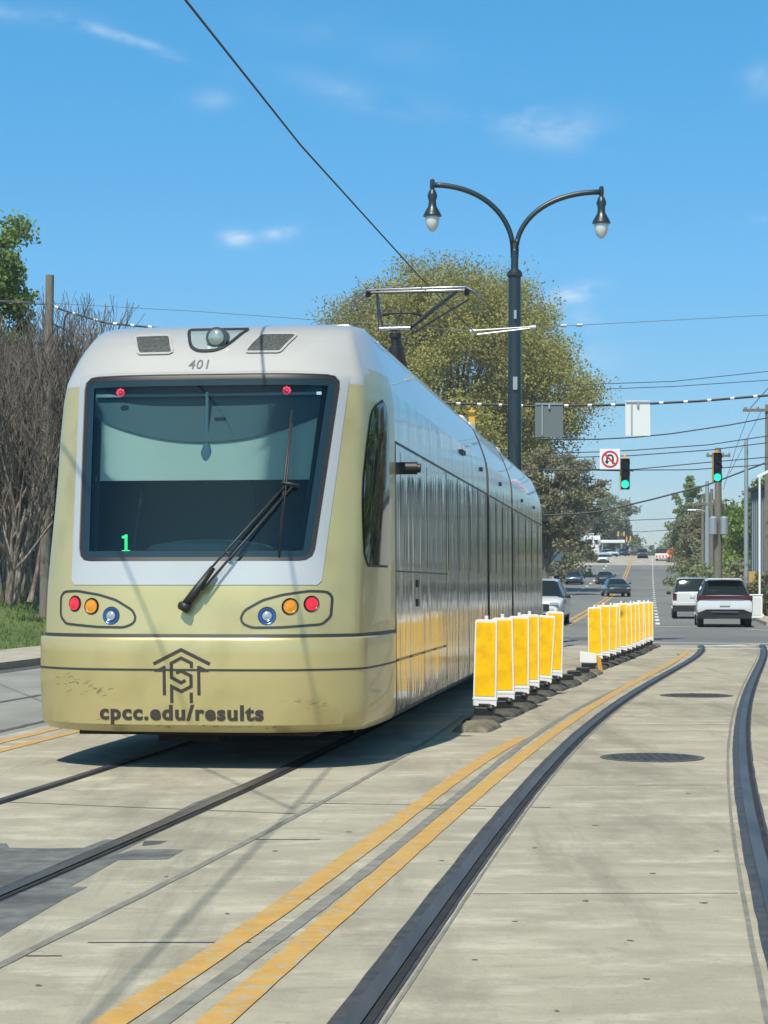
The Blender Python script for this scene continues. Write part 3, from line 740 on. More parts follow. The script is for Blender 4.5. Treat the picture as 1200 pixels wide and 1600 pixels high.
yl = nose_b(.05, 3.36)
b = MB(); b.tube([(.05, yl + .16, 3.45), (.05, yl + .02, 3.45)], .088, 24); b.build('lamp_rim', mat('lamp_rim_grey', (.06, .08, .085), .4, .3), fr, True, auto=40)
b = MB(); b.tube([(.05, yl + .02, 3.45), (.05, yl + .005, 3.45), (.05, yl - .008, 3.45)], [.068, .066, .06], 24); b.build('headlamp', mat('lamp_glass', (.38, .44, .42), .1, .5), fr, True)
# wiper
wp = MB(); 
def np_(a, z, o): return nose_pt(a, z, o)
wp.tube([np_(-.03, 1.25, .05), np_(.06, 1.36, .07), np_(.2, 1.55, .08)], [.035, .035, .022], 8)
wp.tube([np_(-.05, 1.27, .04), np_(-.02, 1.26, .06), np_(.02, 1.24, .06)], [.035, .04, .04], 8)
wa = wp.build('wiper', M['black'], tram, True)
w2 = MB(); w2.tube([np_(.06, 1.40, .08), np_(.28, 1.66, .08), np_(.73, 2.225, .05)], .010, 6); w2.tube([np_(.12, 1.38, .08), np_(.34, 1.64, .08), np_(.76, 2.19, .05)], .010, 6)
w2.tube([np_(.28, 1.67, .08), np_(.34, 1.645, .08)], .012, 6); w2.tube([np_(.68, 2.22, .06), np_(.81, 2.20, .06)], .014, 6); w2.build('wiper_arm', M['dark'], wa, True)
w3 = MB(); w3.tube([np_(.69, 1.66, .02), np_(.70, 2.2, .03), np_(.73, 2.82, .02)], [.008, .014, .007], 6); w3.tube([np_(.695, 1.75, .045), np_(.715, 2.2, .05), np_(.735, 2.7, .045)], .007, 6); w3.build('wiper_blade', M['dark'], wa, True)
# side window on each cheek, following the shell
def cheek_pt(s, z, off, sg=1):
    a, b = plan(s, z); a2, b2 = plan(min(1, s + .004), z); a1, b1 = plan(s - .004, z); t = Vector((a2 - a1, b2 - b1, 0)).normalized(); n = Vector((t.y, -t.x, 0))
    return Vector((sg * (a + n.x * off), b + n.y * off, z))
def s_at_b(bb, z):
    lo, hi = .5, 1.0
    for _ in range(30):
        m_ = (lo + hi) / 2
        if plan(m_, z)[1] < bb: lo = m_
        else: hi = m_
    return (lo + hi) / 2
def cheek_fill(rows, off, name, m, sg, parent):
    vs = []; fs = []; K = 8
    for z, bA, bB in rows:
        for k in range(K + 1): vs.append(cheek_pt(s_at_b(bA + (bB - bA) * k / K, z), z, off, sg))
    for i in range(len(rows) - 1):
        for k in range(K):
            a = i * (K + 1) + k; fs.append((a, a + 1, a + K + 2, a + K + 1))
    return sheet(vs, fs, name, m, parent, True)
rows = []
for i in range(31):
    t = i / 30; z = 1.60 + t * 1.36
    bA = .70 + .46 * (t ** 2.2) ; bB = 1.58
    if t < .05: bA += .10 * (1 - t / .05); bB -= .10 * (1 - t / .05)
    if t > .88: q = (t - .88) / .12; bA += .26 * (1 - math.sqrt(max(0, 1 - q * q))) ; bB -= .16 * (1 - math.sqrt(max(0, 1 - q * q)))
    rows.append((z, bA, bB))
for sg in (-1, 1):
    rim = cheek_fill([(z + (0.02 if z > 2.2 else -.02) * (1 if (i in (0, 30)) else 0), a - .022, b + .022) for i, (z, a, b) in enumerate(rows)], .004, 'side_window_rim', M['black'], sg, tram)
    cheek_fill(rows, .008, 'side_window', M['sideglass'], sg, rim)
# ---- passenger sections: side walls and roof lofted from one cross-section
SEC = [(1.345, .29), (1.375, .34), (1.39, .45), (1.39, 1.02), (1.378, 2.66), (1.37, 2.95), (1.35, 3.10), (1.315, 3.22), (1.255, 3.38), (1.205, 3.5), (1.165, 3.58), (1.12, 3.63), (.6, 3.645), (0, 3.65)]
def section(name, y0, y1, m_side=None):
    full = SEC + [(-a, z) for a, z in SEC[-2::-1]]; n = len(full); N_ = max(2, int((y1 - y0) / .5)); vs = []; fw = []; fr = []
    for i in range(N_ + 1):
        for a, z in full: vs.append((a, y0 + (y1 - y0) * i / N_, z))
    for i in range(N_):
        for k in range(n - 1):
            q = (i * n + k, i * n + k + 1, (i + 1) * n + k + 1, (i + 1) * n + k); (fr if full[k][1] >= 3.1 and full[k + 1][1] >= 3.1 else fw).append(q)
    fw.append(tuple(range(n))); fw.append(tuple(N_ * n + k for k in range(n)))
    def sub(fs, nm, m, par):
        used = sorted({j for f in fs for j in f}); mp = {j: i for i, j in enumerate(used)}; return sheet([vs[j] for j in used], [tuple(mp[j] for j in f) for f in fs], nm, m, par, True)
    o = sub(fw, name, M['wrap'], tram); o.data.set_sharp_from_angle(angle=math.radians(20)); sub(fr, 'roof', M['silver'], o); return o
LEN = 27.6
s1 = section('rear_section', LC, 11.75); s2 = section('middle_section', 12.15, 16.6); s3 = section('front_section', 17.0, LEN - LC)
for y in (11.75, 16.6):
    bl = MB()
    for k in range(7):
        d = .06 if k % 2 else .0; prf = [(a - .05 - d if a > .5 else a, z - .05 - d) for a, z in SEC if z > .33]; full = prf + [(-a, z) for a, z in prf[-2::-1]]
        if k == 0: prev = None
        ring = [(a, y + .4 * k / 6, z) for a, z in full]
        if prev: nn_ = len(ring); bl.add(prev + ring, [(i, i + 1, nn_ + i + 1, nn_ + i) for i in range(nn_ - 1)])
        prev = ring
    bl.build('bellows', M['black'], tram)
# far cab: mirrored copies of the near shell parts
for o in [x for x in tram.children if x.name.split('.')[0] in ('cab_shell', 'cab_roof')]:
    c = o.copy(); col.objects.link(c); c.parent = tram; c.rotation_euler = (0, 0, PI); c.location = (0, LEN, 0)
fb = MB(); fb.box((0, LEN - .9, 2.3), (2.1, .05, 1.7)); fb.build('front_windshield', M['sideglass'], tram)
# side seams, doors, windows on both flanks
def flank(sg):
    def line(y0, y1, z, h, name='seam', m=M['seam'], pr=.003):
        b = MB(); xx = sg * ((1.39 if z < 1.1 else 1.39 - .012 * min(1, (z - 1.02) / 1.64)) + pr / 2); b.box((xx, (y0 + y1) / 2, z), (pr, y1 - y0, h)); return b.build(name, m, tram)
    def vert(y, z0, z1, w=.018, m=M['seam']):
        b = MB(); x0 = 1.39 - .012 * max(0, min(1, (z0 - 1.02) / 1.64)); x1 = 1.39 - .012 * max(0, min(1, (z1 - 1.02) / 1.64))
        vs = [(sg * (x0 + .004), y - w / 2, z0), (sg * (x0 + .004), y + w / 2, z0), (sg * (x1 + .004), y + w / 2, z1), (sg * (x1 + .004), y - w / 2, z1)]
        b.add(vs + [(v[0] - sg * .003, v[1], v[2]) for v in vs], [(0, 1, 2, 3), (4, 7, 6, 5), (0, 4, 5, 1), (1, 5, 6, 2), (2, 6, 7, 3), (3, 7, 4, 0)]); return b.build('seam', m, tram)
    for y0, y1 in ((LC, 11.75), (12.15, 16.6), (17.0, LEN - LC)): line(y0, y1, 2.665, .022)
    line(LC, 6.4, 1.555, .014); line(LC, 6.2, .785, .022, 'step_trim', M['seam']); 
    for k in range(4): line(LC + .15 + k * 1.02, LC + .85 + k * 1.02, .785, .012, 'step_trim', M['chrome'], .006)
    for y in (LC + .01, 6.3, 7.6, 9.0, 10.3, 11.6, 13.3, 14.6, 15.8, 18.2, 20.2, 22.0, 24.0): vert(y, .34 if y > 2 else .32, 2.65)
    for y0, y1 in ((2.3, 4.2), (4.4, 6.2), (6.5, 7.5), (7.8, 8.9), (9.2, 10.2), (10.45, 11.5), (12.3, 13.2), (13.4, 14.5), (14.7, 15.7), (17.2, 18.1), (18.4, 20.1), (20.3, 21.9), (22.1, 23.9), (24.1, 25.4)):
        b = MB(); z0, z1 = 1.60, 2.60; xa = 1.39 - .012 * (z0 - 1.02) / 1.64 + .0025; xb = 1.39 - .012 * (z1 - 1.02) / 1.64 + .0025
        b.add([(sg * xa, y0, z0), (sg * xa, y1, z0), (sg * xb, y1, z1), (sg * xb, y0, z1)], [(0, 1, 2, 3)]); b.build('side_window', M['wrapglass'], tram)
    for y, z in ((3.55, 1.45), (3.55, 1.27)):
        b = MB(); b.box((sg * 1.392, y, z), (.012, .16, .07)); b.build('door_button', M['black'], tram)
    for y, z in ((8.2, 3.0), (8.45, 3.0), (10.9, 2.95), (14.3, 2.93), (19.4, 2.9), (23.0, 2.92)):
        b = MB(); b.box((sg * 1.375, y, z), (.03, .16, .05)); b.build('side_lamp', M['black'], tram)
    b = MB(); b.tube([(sg * 1.37, LC + .35, 2.46), (sg * 1.53, LC + .35, 2.46)], .055, 14); b.tube([(sg * 1.53, LC + .35, 2.46), (sg * 1.56, LC + .35, 2.46)], .04, 14); b.build('side_camera', M['black'], tram, True, auto=40)
flank(1); flank(-1)
# roof pods and covers
for y0, y1 in ((2.2, 6.2), (6.6, 10.9), (17.9, 21.5), (21.8, 24.6)):
    b = MB(); prf = [(1.02, 3.62), (.95, 3.72), (-.95, 3.72), (-1.02, 3.62)]; b.prism([(a, y0, z) for a, z in prf], y1 - y0); b.build('roof_pod', M['silver'], tram, bevel=.02)
for y in (11.2, 12.3, 16.2, 17.2):
    b = MB(); b.prism([(1.2, y, 3.5), (1.12, y, 3.68), (.9, y, 3.74), (-.9, y, 3.74), (-1.12, y, 3.68), (-1.2, y, 3.5)], .35); b.build('roof_end_cover', M['silver'], tram, bevel=.02)
# underframe, bogies
ub = MB(); ub.box((0, 6.8, .30), (2.35, 9.8, .16)); ub.box((0, 14.4, .30), (2.35, 4.4, .16)); ub.box((0, 21.3, .30), (2.35, 8.6, .16)); ub.box((0, 1.15, .30), (1.9, 1.6, .10)); ub.build('underframe', M['under'], tram)
for yc in (4.6, 14.4, 23.0):
    bg = MB(); bg.box((0, yc, .22), (1.9, 2.3, .16)); bo = bg.build('bogie', M['under'], tram)
    for dy in (-.9, .9):
        for sx in (-.72, .72):
            wb = MB(); wb.tube([(sx - .06, yc + dy, .33), (sx + .06, yc + dy, .33)], .31, 20); wb.build('wheel', M['dark'], bo, True, auto=40)
cb = MB(); cb.box((-.15, .9, .22), (.5, .35, .1)); cb.build('coupler_cover', M['under'], tram)
# antenna dome + small roof boxes on the silhouette
# ---- pantograph (single arm, knee toward the viewer)
pg = MB(); kn = Vector((0, 12.75, 5.05)); hd = Vector((.05, 14.9, 5.93)); bs = Vector((0, 15.0, 3.95))
pg.tube([bs + Vector((0, 0, 0)), kn + Vector((0, .05, -.1))], [.10, .075], 10); pt = pg.build('pantograph', M['dark'], tram, True, auto=40)
b = MB(); b.box((0, 14.6, 3.85), (1.4, 1.5, .1)); b.box((0, 14.9, 3.95), (.35, .4, .2))
for sx in (-.6, .6):
    for sy in (-.6, .6): b.lathe([(.06, 0), (.09, .04), (.05, .08), (.09, .12), (.05, .15)], (sx, 14.6 + sy, 3.68), 10)
b.build('base_frame', M['dark'], pt)
b = MB(); b.tube([kn + Vector((-.22, 0, .0)), kn + Vector((.22, 0, .0))], .035, 10); b.build('knee_bar', M['chrome'], pt, True, auto=40)
b = MB(); b.lathe([(.09, 0), (.09, .1), (.06, .12), (.06, .22), (.085, .24), (.085, .3)], kn + Vector((0, .03, -.36)), 12); b.build('knee_joint', M['black'], pt, True, auto=40)
b = MB()
b.tube([kn + Vector((-.2, 0, 0)), hd + Vector((-.58, -.12, -.10))], [.034, .026], 8)
b.tube([kn + Vector((.2, 0, 0)), hd + Vector((.62, -.12, -.08))], [.034, .026], 8); b.tube([kn + Vector((.24, .05, -.06)), hd + Vector((.78, .1, -.17))], .016, 6)
ctrp = kn.lerp(hd, .28); b.tube([ctrp + Vector((-.27, 0, .03)), ctrp + Vector((-.1, 0, .06)), ctrp + Vector((.1, 0, .06)), ctrp + Vector((.3, 0, .02))], .02, 6); b.tube([kn, ctrp + Vector((0, 0, .08))], .014, 6)
b.build('upper_arm', M['dark'], pt, True)
b = MB()
for dy, dz in ((-.2, -.02), (.2, 0)):
    b.tube([hd + Vector((-.98, dy, -.22 + dz)), hd + Vector((-.86, dy, -.1 + dz)), hd + Vector((-.72, dy, -.015 + dz)), hd + Vector((.78, dy, -.0 + dz)), hd + Vector((.92, dy, -.08 + dz)), hd + Vector((1.04, dy, -.2 + dz))], [.012, .016, .024, .024, .016, .012], 8)
b.build('collector_strip', M['chrome'], pt, True)
b = MB()
for sx in (-.72, .78): b.tube([hd + Vector((sx, -.22, -.03)), hd + Vector((sx, .22, -.03))], .025, 6); b.lathe([(.03, 0), (.045, .03), (.03, .1)], hd + Vector((sx, -.1, -.13)), 8)
b.tube([hd + Vector((-.72, 0, -.05)), hd + Vector((.78, 0, -.05))], .018, 6)
b.build('head_frame', M['dark'], pt, True, auto=40)

# ================================================================== lane delineators
DIRR = Vector((.21, .978, 0)).normalized(); rzd = -math.atan2(.21, .978)
def delineator_base(t, hump=True, tan=False):
    L_ = .90; b = MB(); prof_ = [(-.19, 0), (-.175, .035), (-.11, .075), (.11, .075), (.175, .035), (.19, 0)]
    secs = [(-L_ / 2, .25), (-L_ / 2 + .06, .8), (-L_ / 2 + .14, 1.0), (-.1, 1.0), (0, 1.12), (.1, 1.0), (L_ / 2 - .14, 1.0), (L_ / 2 - .06, .8), (L_ / 2, .25)]
    vs = []; fs = []; n = len(prof_)
    for y, k in secs:
        for x, z in prof_: vs.append((x * (.85 + .15 * k), y, z * k))
    for i in range(len(secs) - 1):
        for j in range(n - 1): a = i * n + j; fs.append((a, a + 1, a + n + 1, a + n))
    fs += [tuple(range(n)), tuple((len(secs) - 1) * n + k for k in range(n))]; b.add(vs, fs)
    c = b.build('curb_base', M['curbtan'] if tan else M['rubber'], t, bevel=.012)
    return c
def make_delineator():
    t = thing('lane_delineator', '', 'delineator', (0, 0, 0), rzd)
    delineator_base(t)
    b = MB(); b.box((0, 0, .115), (.20, .16, .09)); b.box((0, 0, .17), (.13, .05, .06)); b.lathe([(.05, 0), (.05, .02), (.03, .05)], (.075, -.05, .14), 10); b.build('mount', M['black'], t, bevel=.012)
    b = MB(); b.prism([(x, -.02, z) for x, z in round_poly([(-.125, .17), (.125, .17), (.118, 1.075), (-.118, 1.075)], [.01, .01, .035, .035], 4)], .04)
    b.box((0, 0, 1.09), (.035, .03, .05)); p = b.build('panel', M['white'], t, bevel=.005)
    for sy in (-1, 1):
        b = MB(); b.prism([(x, sy * .0225 - .001, z) for x, z in round_poly([(-.106, .275), (.106, .275), (.102, 1.045), (-.102, 1.045)], .008, 3)], .002); b.build('reflective_sheet', M['delyellow'], p)
    b = MB(); b.box((0, 0, .245), (.262, .048, .02)); b.build('panel_foot_rib', M['white'], p)
    return t
d0 = make_delineator()
def put(o, X, Y, lab, tilt=0, rz=0, sc_=1.0, group='yellow lane delineators'):
    o.location = (X, Y, .0); o.rotation_euler = (0, tilt, rzd + rz); o['label'] = lab; o['group'] = group; o.scale = (sc_,) * 3
    return o
words = ['first', 'second', 'third', 'fourth']
nd = 0
near = [(757, 20.75), (787, 21.95), (810, 23.1), (827, 24.5)]
labs = ['large yellow and white delineator nearest the viewer beside the tram', 'yellow delineator second from the viewer in the near row', 'yellow delineator third from the viewer in the near row', 'yellow delineator fourth in the near row, last one standing upright before the leaning one']
for i, (x, Y) in enumerate(near):
    o = d0 if i == 0 else copy_tree(d0); put(o, (x - 600) * Y / F, Y, labs[i], (0, -.012, .01, .004)[i] + (.02 if i == 0 else 0))
tl = copy_tree(d0); put(tl, (846 - 600) * 25.9 / F, 25.9, 'yellow delineator leaning to the right, in front of the last one of the near row', .07, sc_=.97)
tl = copy_tree(d0); put(tl, (864 - 600) * 27.3 / F, 27.3, 'yellow delineator at the far end of the near row, behind the leaning one', .03)
ords = ['nearest', 'second', 'third', 'fourth', 'fifth', 'sixth', 'seventh', 'eighth', 'ninth', 'tenth', 'eleventh', 'farthest']
for i in range(12):
    Y = 34.0 + i * (45.2 - 34.0) / 11; X = (931 - 600) * 34 / F + ((1012 - 600) * 45.2 / F - (931 - 600) * 34 / F) * i / 11 + .12 * math.sin(PI * i / 11) * .4
    o = copy_tree(d0); put(o, X + random.uniform(-.012, .012), Y + random.uniform(-.04, .04), f'yellow delineator, {ords[i]} of the far row of twelve standing by the junction', random.uniform(-.03, .03), random.uniform(-.10, .10), random.uniform(.975, 1.02))
# bases with no panel between the rows, the end ramp and the knocked-down panel
def base_only(X, Y, lab, tan=False, mount=True, rz=0):
    t = thing('delineator_base', lab, 'delineator base', (X, Y, 0), rzd + rz, 'rubber delineator bases without panels'); delineator_base(t, tan=tan)
    if mount: b = MB(); b.box((0, 0, .115), (.20, .16, .09)); b.build('mount', M['black'], t, bevel=.012)
base_only(.93, 19.75, 'dusty tan end ramp in front of the nearest yellow delineator', True, False)
base_only(2.62, 28.5, 'empty dark rubber base just behind the near row of delineators')
base_only(2.85, 29.7, 'dusty tan empty base midway between the two delineator rows', True)
base_only(3.10, 30.9, 'dark empty rubber base third behind the near row of delineators')
base_only(3.32, 32.0, 'empty rubber base under the knocked-down white panel', True, False)
base_only(6.25, 46.3, 'tan end ramp behind the farthest yellow delineator', True, False)
t = thing('fallen_delineator', 'short broken white delineator stub lying at the near end of the far row', 'delineator', (3.33, 32.3, 0), rzd)
b = MB(); b.prism([(x, 0, z) for x, z in round_poly([(-.14, .18), (.13, .17), (.13, .32), (-.14, .36)], .012, 3)], .05); b.build('panel', M['white'], t, bevel=.005)
b = MB(); b.box((0, .03, .11), (.22, .14, .13)); b.build('mount', M['black'], t, bevel=.01)
b = MB(); b.prism([(.16, -.02, .05), (.23, -.02, .03), (.20, -.02, .26), (.13, -.02, .30)], .02); b.build('bent_sheet', mat('orange_stub', (.6, .3, .03), .5), t)

# ================================================================== lamp post
lp = thing('street_lamp', 'tall dark green double-arm street lamp rising behind the tram', 'street lamp', ((805 - 600) * 46 / F, 46.2, 0))
k = 46.2 / F
def lz(y): return CH - (y - HZ) * k
def lx(x): return (x - 804.5) * k
b = MB(); b.lathe([(.26, 0), (.26, .5), (.20, .6), (.175, .9), (.165, 4), (.145, lz(440)), (.145, lz(434)), (.185, lz(431)), (.185, lz(427)), (.15, lz(424)), (.09, lz(420)), (.085, lz(392))], n=24); b.build('post', M['postgreen'], lp, True, auto=35)
for sg, ex, ey in ((-1, 676, 289), (1, 940, 300)):
    pts = [(lx(804.5 + sg * 2), 0, lz(405)), (lx(804.5 + sg * 3), 0, lz(380))]
    X0, Z0 = lx(804.5 + sg * 3), lz(382); X1, Z1 = lx(ex), lz(ey)
    cx = [(X0, Z0), (X0 + (X1 - X0) * .05, Z0 + (Z1 - Z0) * .55), (X0 + (X1 - X0) * .42, Z1), (X1, Z1)]
    for i in range(17):
        t = i / 16; c = [(1 - t) ** 3, 3 * t * (1 - t) ** 2, 3 * t * t * (1 - t), t ** 3]; pts.append((sum(c[j] * cx[j][0] for j in range(4)), 0, sum(c[j] * cx[j][1] for j in range(4))))
    b = MB(); b.tube(pts, .062, 10); b.build('arm', M['postgreen'], lp, True)
    b = MB(); zt = Z1; b.lathe([(.02, .14), (.05, .12), (.06, .05), (.06, -.06), (.04, -.12)], (X1, 0, zt), 12); b.lathe([(.07, -.12), (.10, -.2), (.12, -.26), (.085, -.38), (.10, -.5), (.17, -.62), (.20, -.68), (.215, -.70), (.215, -.73), (.17, -.735)], (X1, 0, zt), 20)
    lh = b.build('lamp_head', M['postgreen'], lp, True, auto=40)
    b = MB(); b.lathe([(.165, -.73), (.165, -.80), (.15, -.90), (.115, -1.0), (.06, -1.07), (.01, -1.09)], (X1, 0, zt), 20); b.build('globe', M['globe'], lh, True)
b = MB(); b.box((0, -.17, lz(488 + 5)), (.06, .08, .2)); b.box((0, -.16, lz(600)), (.1, .08, .3)); b.build('bracket', M['galv'], lp)

# ================================================================== wires
def wire(name, lab, pts, r, m=M['wire'], cat='wire', sag=0.0, n=10, group=None):
    P = [Vector(p) for p in pts]; out = []
    for a, b_ in zip(P, P[1:]):
        for i in range(n): t = i / n; q = a.lerp(b_, t); q.z -= sag * 4 * t * (1 - t); out.append(q)
    out.append(P[-1]); c = out[0].copy(); b = MB(); b.tube([p - c for p in out], r, 5, False); o = b.build(name, m); o.location = c; tag(o, lab, cat, group); return o
YW = 15.32 + 14.9
pgx = Matrix.Rotation(TH, 3, 'Z') @ Vector((.05, 14.9, 5.97)) + Vector((OX, OY, 0))
cw = [(-2.25, -6, 5.86), (-2.2, 3, 5.84), (-1.82, 9, 5.83), at(290, 0, 14.95), at(470, 227, 20.4), at(660, 437, pgx.y), at(741, 519, 35.0), at(800, 585, 42), (2.9, 52, 5.95)]
wire('contact_wire', 'overhead contact wire running down to the pantograph from the top of the view', cw, .011, cat='wire', n=4)
wire('span_wire', 'thin pale cross-span wire holding the steady arm over the tram roof', [at(-60, 466, 35), at(300, 486, 35), at(735, 517, 35), at(832, 512, 35), at(1260, 489, 35)], .0055, M['wirepale'], n=2)
t = thing('steady_arm', 'pale steady arm of two rods gripping the contact wire near the lamp post', 'steady arm', at(741, 519, 35)); o0 = at(741, 519, 35)
b = MB()
for p, q in (((737, 517), (832, 511)), ((745, 523), (830, 513)), ((737, 517), (745, 523))): b.tube([at(*p, 35) - o0, at(*q, 35) - o0], .018, 6)
b.build('rod', M['chrome'], t); 
for p in ((832, 512), (738, 518), (880, 509), (905, 508)): b = MB(); b.tube([at(p[0] - 4, p[1], 35) - o0, at(p[0] + 5, p[1] - .3, 35) - o0], .045 if p[0] < 850 else .03, 8); b.build('insulator', M['galv'], t)
wire('pull_off_wire', 'thin pull-off cable from the contact wire toward the left side', [(-1.82, 9.2, 5.86), (-3.0, 13.2, 5.9), (-7.5, 27, 6.2)], .010, n=2)
def beaded(lab, pts, r, bead, step, name='signal_cable', sag=0):
    t = thing(name, lab, 'cable', pts[0]); c = Vector(pts[0]); P = [Vector(p) - c for p in pts]; b = MB(); b.tube(P, r, 6, False); b.build('cable', M['wire'], t)
    b = MB()
    for a, q in zip(P, P[1:]):
        L_ = (q - a).length; n = int(L_ / step)
        for i in range(n): p = a.lerp(q, (i + .5) / n); d = (q - a).normalized(); b.tube([p - d * .05, p + d * .05], bead, 6)
    b.build('cable_clip', M['white'], t)  # white beads stand in for glints along the cable lashing
beaded('thick black span cable with pale clips, crossing above the junction and carrying two sign panels', [at(560, 622, 50), at(700, 630, 50), at(830, 634.5, 50), at(976, 632.5, 50), at(1090, 627, 50), at(1270, 612, 50)], .033, .04, .52)
beaded('clipped cable sloping from the wooden pole to the tram roof at the left', [at(76, 476, 55), at(100, 485, 55), at(166, 505, 55), at(330, 520, 55)], .03, .045, .45)
wire('service_wire', 'thin dark wire below the clipped cable at the left wooden pole', [at(78, 503, 55), at(110, 520, 55), at(137, 542, 55), at(300, 600, 55)], .022, n=3)
wire('service_wire', 'thin wire from the left edge to the wooden pole beside the green tree', [at(-30, 470, 55), at(77, 476, 55)], .018, n=3)
b = MB(); c = at(100, 485, 55); b.tube([at(108, 487, 55) - c, at(102, 495, 55) - c, at(99, 515, 55) - c, at(98, 545, 55) - c], .03, 6); b.tube([at(90, 510, 55) - c, at(91, 540, 55) - c], .02, 6)
o = b.build('drop_cable', M['wire']); o.location = c; tag(o, 'black drop cable hooking down from the clipped cable at left', 'cable')
WL = [
 ('long dark wire sagging under the white sign panel', [(840, 686), (930, 686.5), (990, 683.5), (1050, 677.5), (1140, 664), (1240, 645)], 60, .02),
 ('upper signal span wire just above the traffic signals', [(850, 708), (938, 706), (990, 703.5), (1107, 695), (1260, 672)], 67, .018),
 ('second signal span wire touching the tops of the signals', [(850, 716), (985, 712), (1110, 703), (1260, 684)], 67.2, .018),
 ('wire crossing behind the middle of the left traffic signal', [(900, 733), (990, 733.5), (1110, 722), (1250, 710)], 68, .018),
 ('wire crossing just below the left no U-turn sign', [(850, 734.5), (984, 734.5), (1080, 734), (1170, 728), (1260, 718)], 68.6, .018),
 ('thick cable sloping up to the right under the signals', [(850, 805), (900, 803), (939, 799), (1020, 780), (1104, 758), (1194, 724), (1260, 696)], 90, .04),
 ('faint high wire in the pale sky, upper one at right', [(880, 602), (1050, 596), (1260, 574)], 80, .016),
 ('faint high wire in the pale sky, lower one at right', [(880, 610), (1050, 604), (1260, 590)], 80.5, .016),
 ('yellowish thin wire right of the lamp post', [(806, 733), (900, 734), (990, 736)], 69.5, .02),
 ('far wire between the tree masses', [(850, 814), (960, 814), (1060, 810), (1180, 790)], 160, .03),
 ('lowest far wire over the bridge', [(900, 828), (1000, 831), (1080, 826)], 200, .03),
 ('steep wire from the crossarm down to the left', [(1172, 642), (1150, 700), (1130, 765)], 95, .012),
 ('second steep wire from the crossarm', [(1190, 642), (1165, 690), (1140, 740)], 95.5, .012),
 ('wire from the crossarm up to the right edge', [(1172, 638), (1215, 590)], 94, .02),
]
for lab, pp, Y, r in WL: wire('overhead_wire', lab, [at(x, y, Y) for x, y in pp], r, n=1)

# hanging sign panels, signals, no-U-turn sign
def hang_panel(x0, x1, y0, y1, Y, lab, m):
    c = at((x0 + x1) / 2, (y0 + y1) / 2, Y); w = (x1 - x0) * Y / F; h = (y1 - y0) * Y / F; t = thing('hanging_sign', lab, 'sign', c)
    b = MB(); b.prism([(x, -.015, z) for x, z in round_poly([(-w / 2, -h / 2), (w / 2, -h / 2), (w / 2 - .01, h / 2), (-w / 2, h / 2)], .02, 3)], .03); b.build('panel', m, t)
    b = MB(); b.box((0, -.03, h / 2 - .04), (w * .96, .02, .03)); b.box((-w * .25, -.03, 0), (.03, .02, h * .9)) if m != M['white'] else None; b.box((0, -.045, h / 2 - .09), (.05, .04, .14)); b.build('hanger', M['galv'], t)
hang_panel(977, 1016, 626, 681, 49.7, 'bright white blank panel hanging from the black span cable', mat('white_panel', (.66, .68, .66), .5))
hang_panel(836, 880, 629, 683, 49.6, 'grey back of a sign hanging from the span cable right of the lamp post', mat('grey_panel', (.12, .15, .15), .5))
def signal(x, ytop, ybot, Y, lab, back=False, group=None):
    h = 1.07; c = at(x, (ytop + ybot) / 2, Y); s = (ybot - ytop) * Y / F / h; t = thing('traffic_signal', lab, 'traffic light', c, 0, group); t.scale = (s,) * 3
    b = MB(); b.box((0, 0, 0), (.32, .20, h)); b.box((0, .02, h / 2 + .06), (.08, .08, .14)); hb = b.build('housing', M['sigyellow'], t, bevel=.02)
    if back: return t
    b = MB(); b.box((.012, -.105, 0), (.30, .012, h - .02)); b.build('face_plate', M['black'], t)
    for i, z in enumerate((.355, 0, -.355)):
        on = (i == 2); b = MB(); b.tube([(0, -.11, z), (0, -.125, z)], .135 if on else .125, 20); b.build('lens', M['green_on'] if on else M['lensoff'], t)
        b = MB(); n = 14; P = []
        for k_ in range(n + 1):
            th = -.25 + (PI + .5) * k_ / n; P.append((math.cos(th) * .15, math.sin(th) * .15))
        vs = [(p[0], -.11, z + p[1]) for p in P] + [(p[0], -.30, z + p[1] * .98) for p in P]
        b.add(vs, [(k_, k_ + 1, n + 2 + k_, n + 1 + k_) for k_ in range(n)]); b.build('visor', M['black'], t)
    return t
signal(976, 716, 765, 67, 'green traffic signal hanging beside the no U-turn sign')
signal(1120, 707, 754, 67.3, 'green traffic signal hanging in front of the wooden utility pole at right')
signal(737, 641, 674, 50.2, 'yellow back of a traffic signal peeking over the tram roof left of the lamp post', back=True)
for x, y in ((966, 834), (975, 834), (979, 843), (985, 842)): signal(x + 0, y - 4, y + 4, 415, 'tiny far traffic signal hanging over the road beyond the bridge', back=True, group='far signals beyond the bridge')
# signs
t = thing('no_u_turn_sign', 'square white no U-turn sign with red ring beside the left signal', 'road sign', at(953, 717.5, 66.8)); hw = 16 * 66.8 / F
b = MB(); b.box((0, 0, 0), (2 * hw, .02, 2 * hw)); b.build('board', M['white'], t, bevel=.01)
redp = mat('sign_red', (.55, .02, .03), .5)
def ringp(r0, r1, y, m, name, a0=0, a1=2 * PI, n=40, cz=0, cx=0, parent=None):
    vs = []; fs = []
    for i in range(n + 1):
        th = a0 + (a1 - a0) * i / n
        for r in (r0, r1): vs.append((cx + math.cos(th) * r, y, cz + math.sin(th) * r))
    for i in range(n): fs.append((2 * i, 2 * i + 1, 2 * i + 3, 2 * i + 2))
    return sheet(vs, fs, name, m, parent or t)
b = MB(); s = hw / .36
b.add([(x * s, -.014, z * s) for x, z in ((.075, -.17), (.135, -.17), (.135, .04), (.075, .04))], [(0, 1, 2, 3)])
b.add([(x * s, -.014, z * s) for x, z in ((-.135, -.06), (-.075, -.06), (-.075, .04), (-.135, .04))], [(0, 1, 2, 3)])
b.add([(x * s, -.014, z * s) for x, z in ((-.19, -.06), (-.105, -.18), (-.02, -.06))], [(0, 1, 2)])
n = 16; vs = []
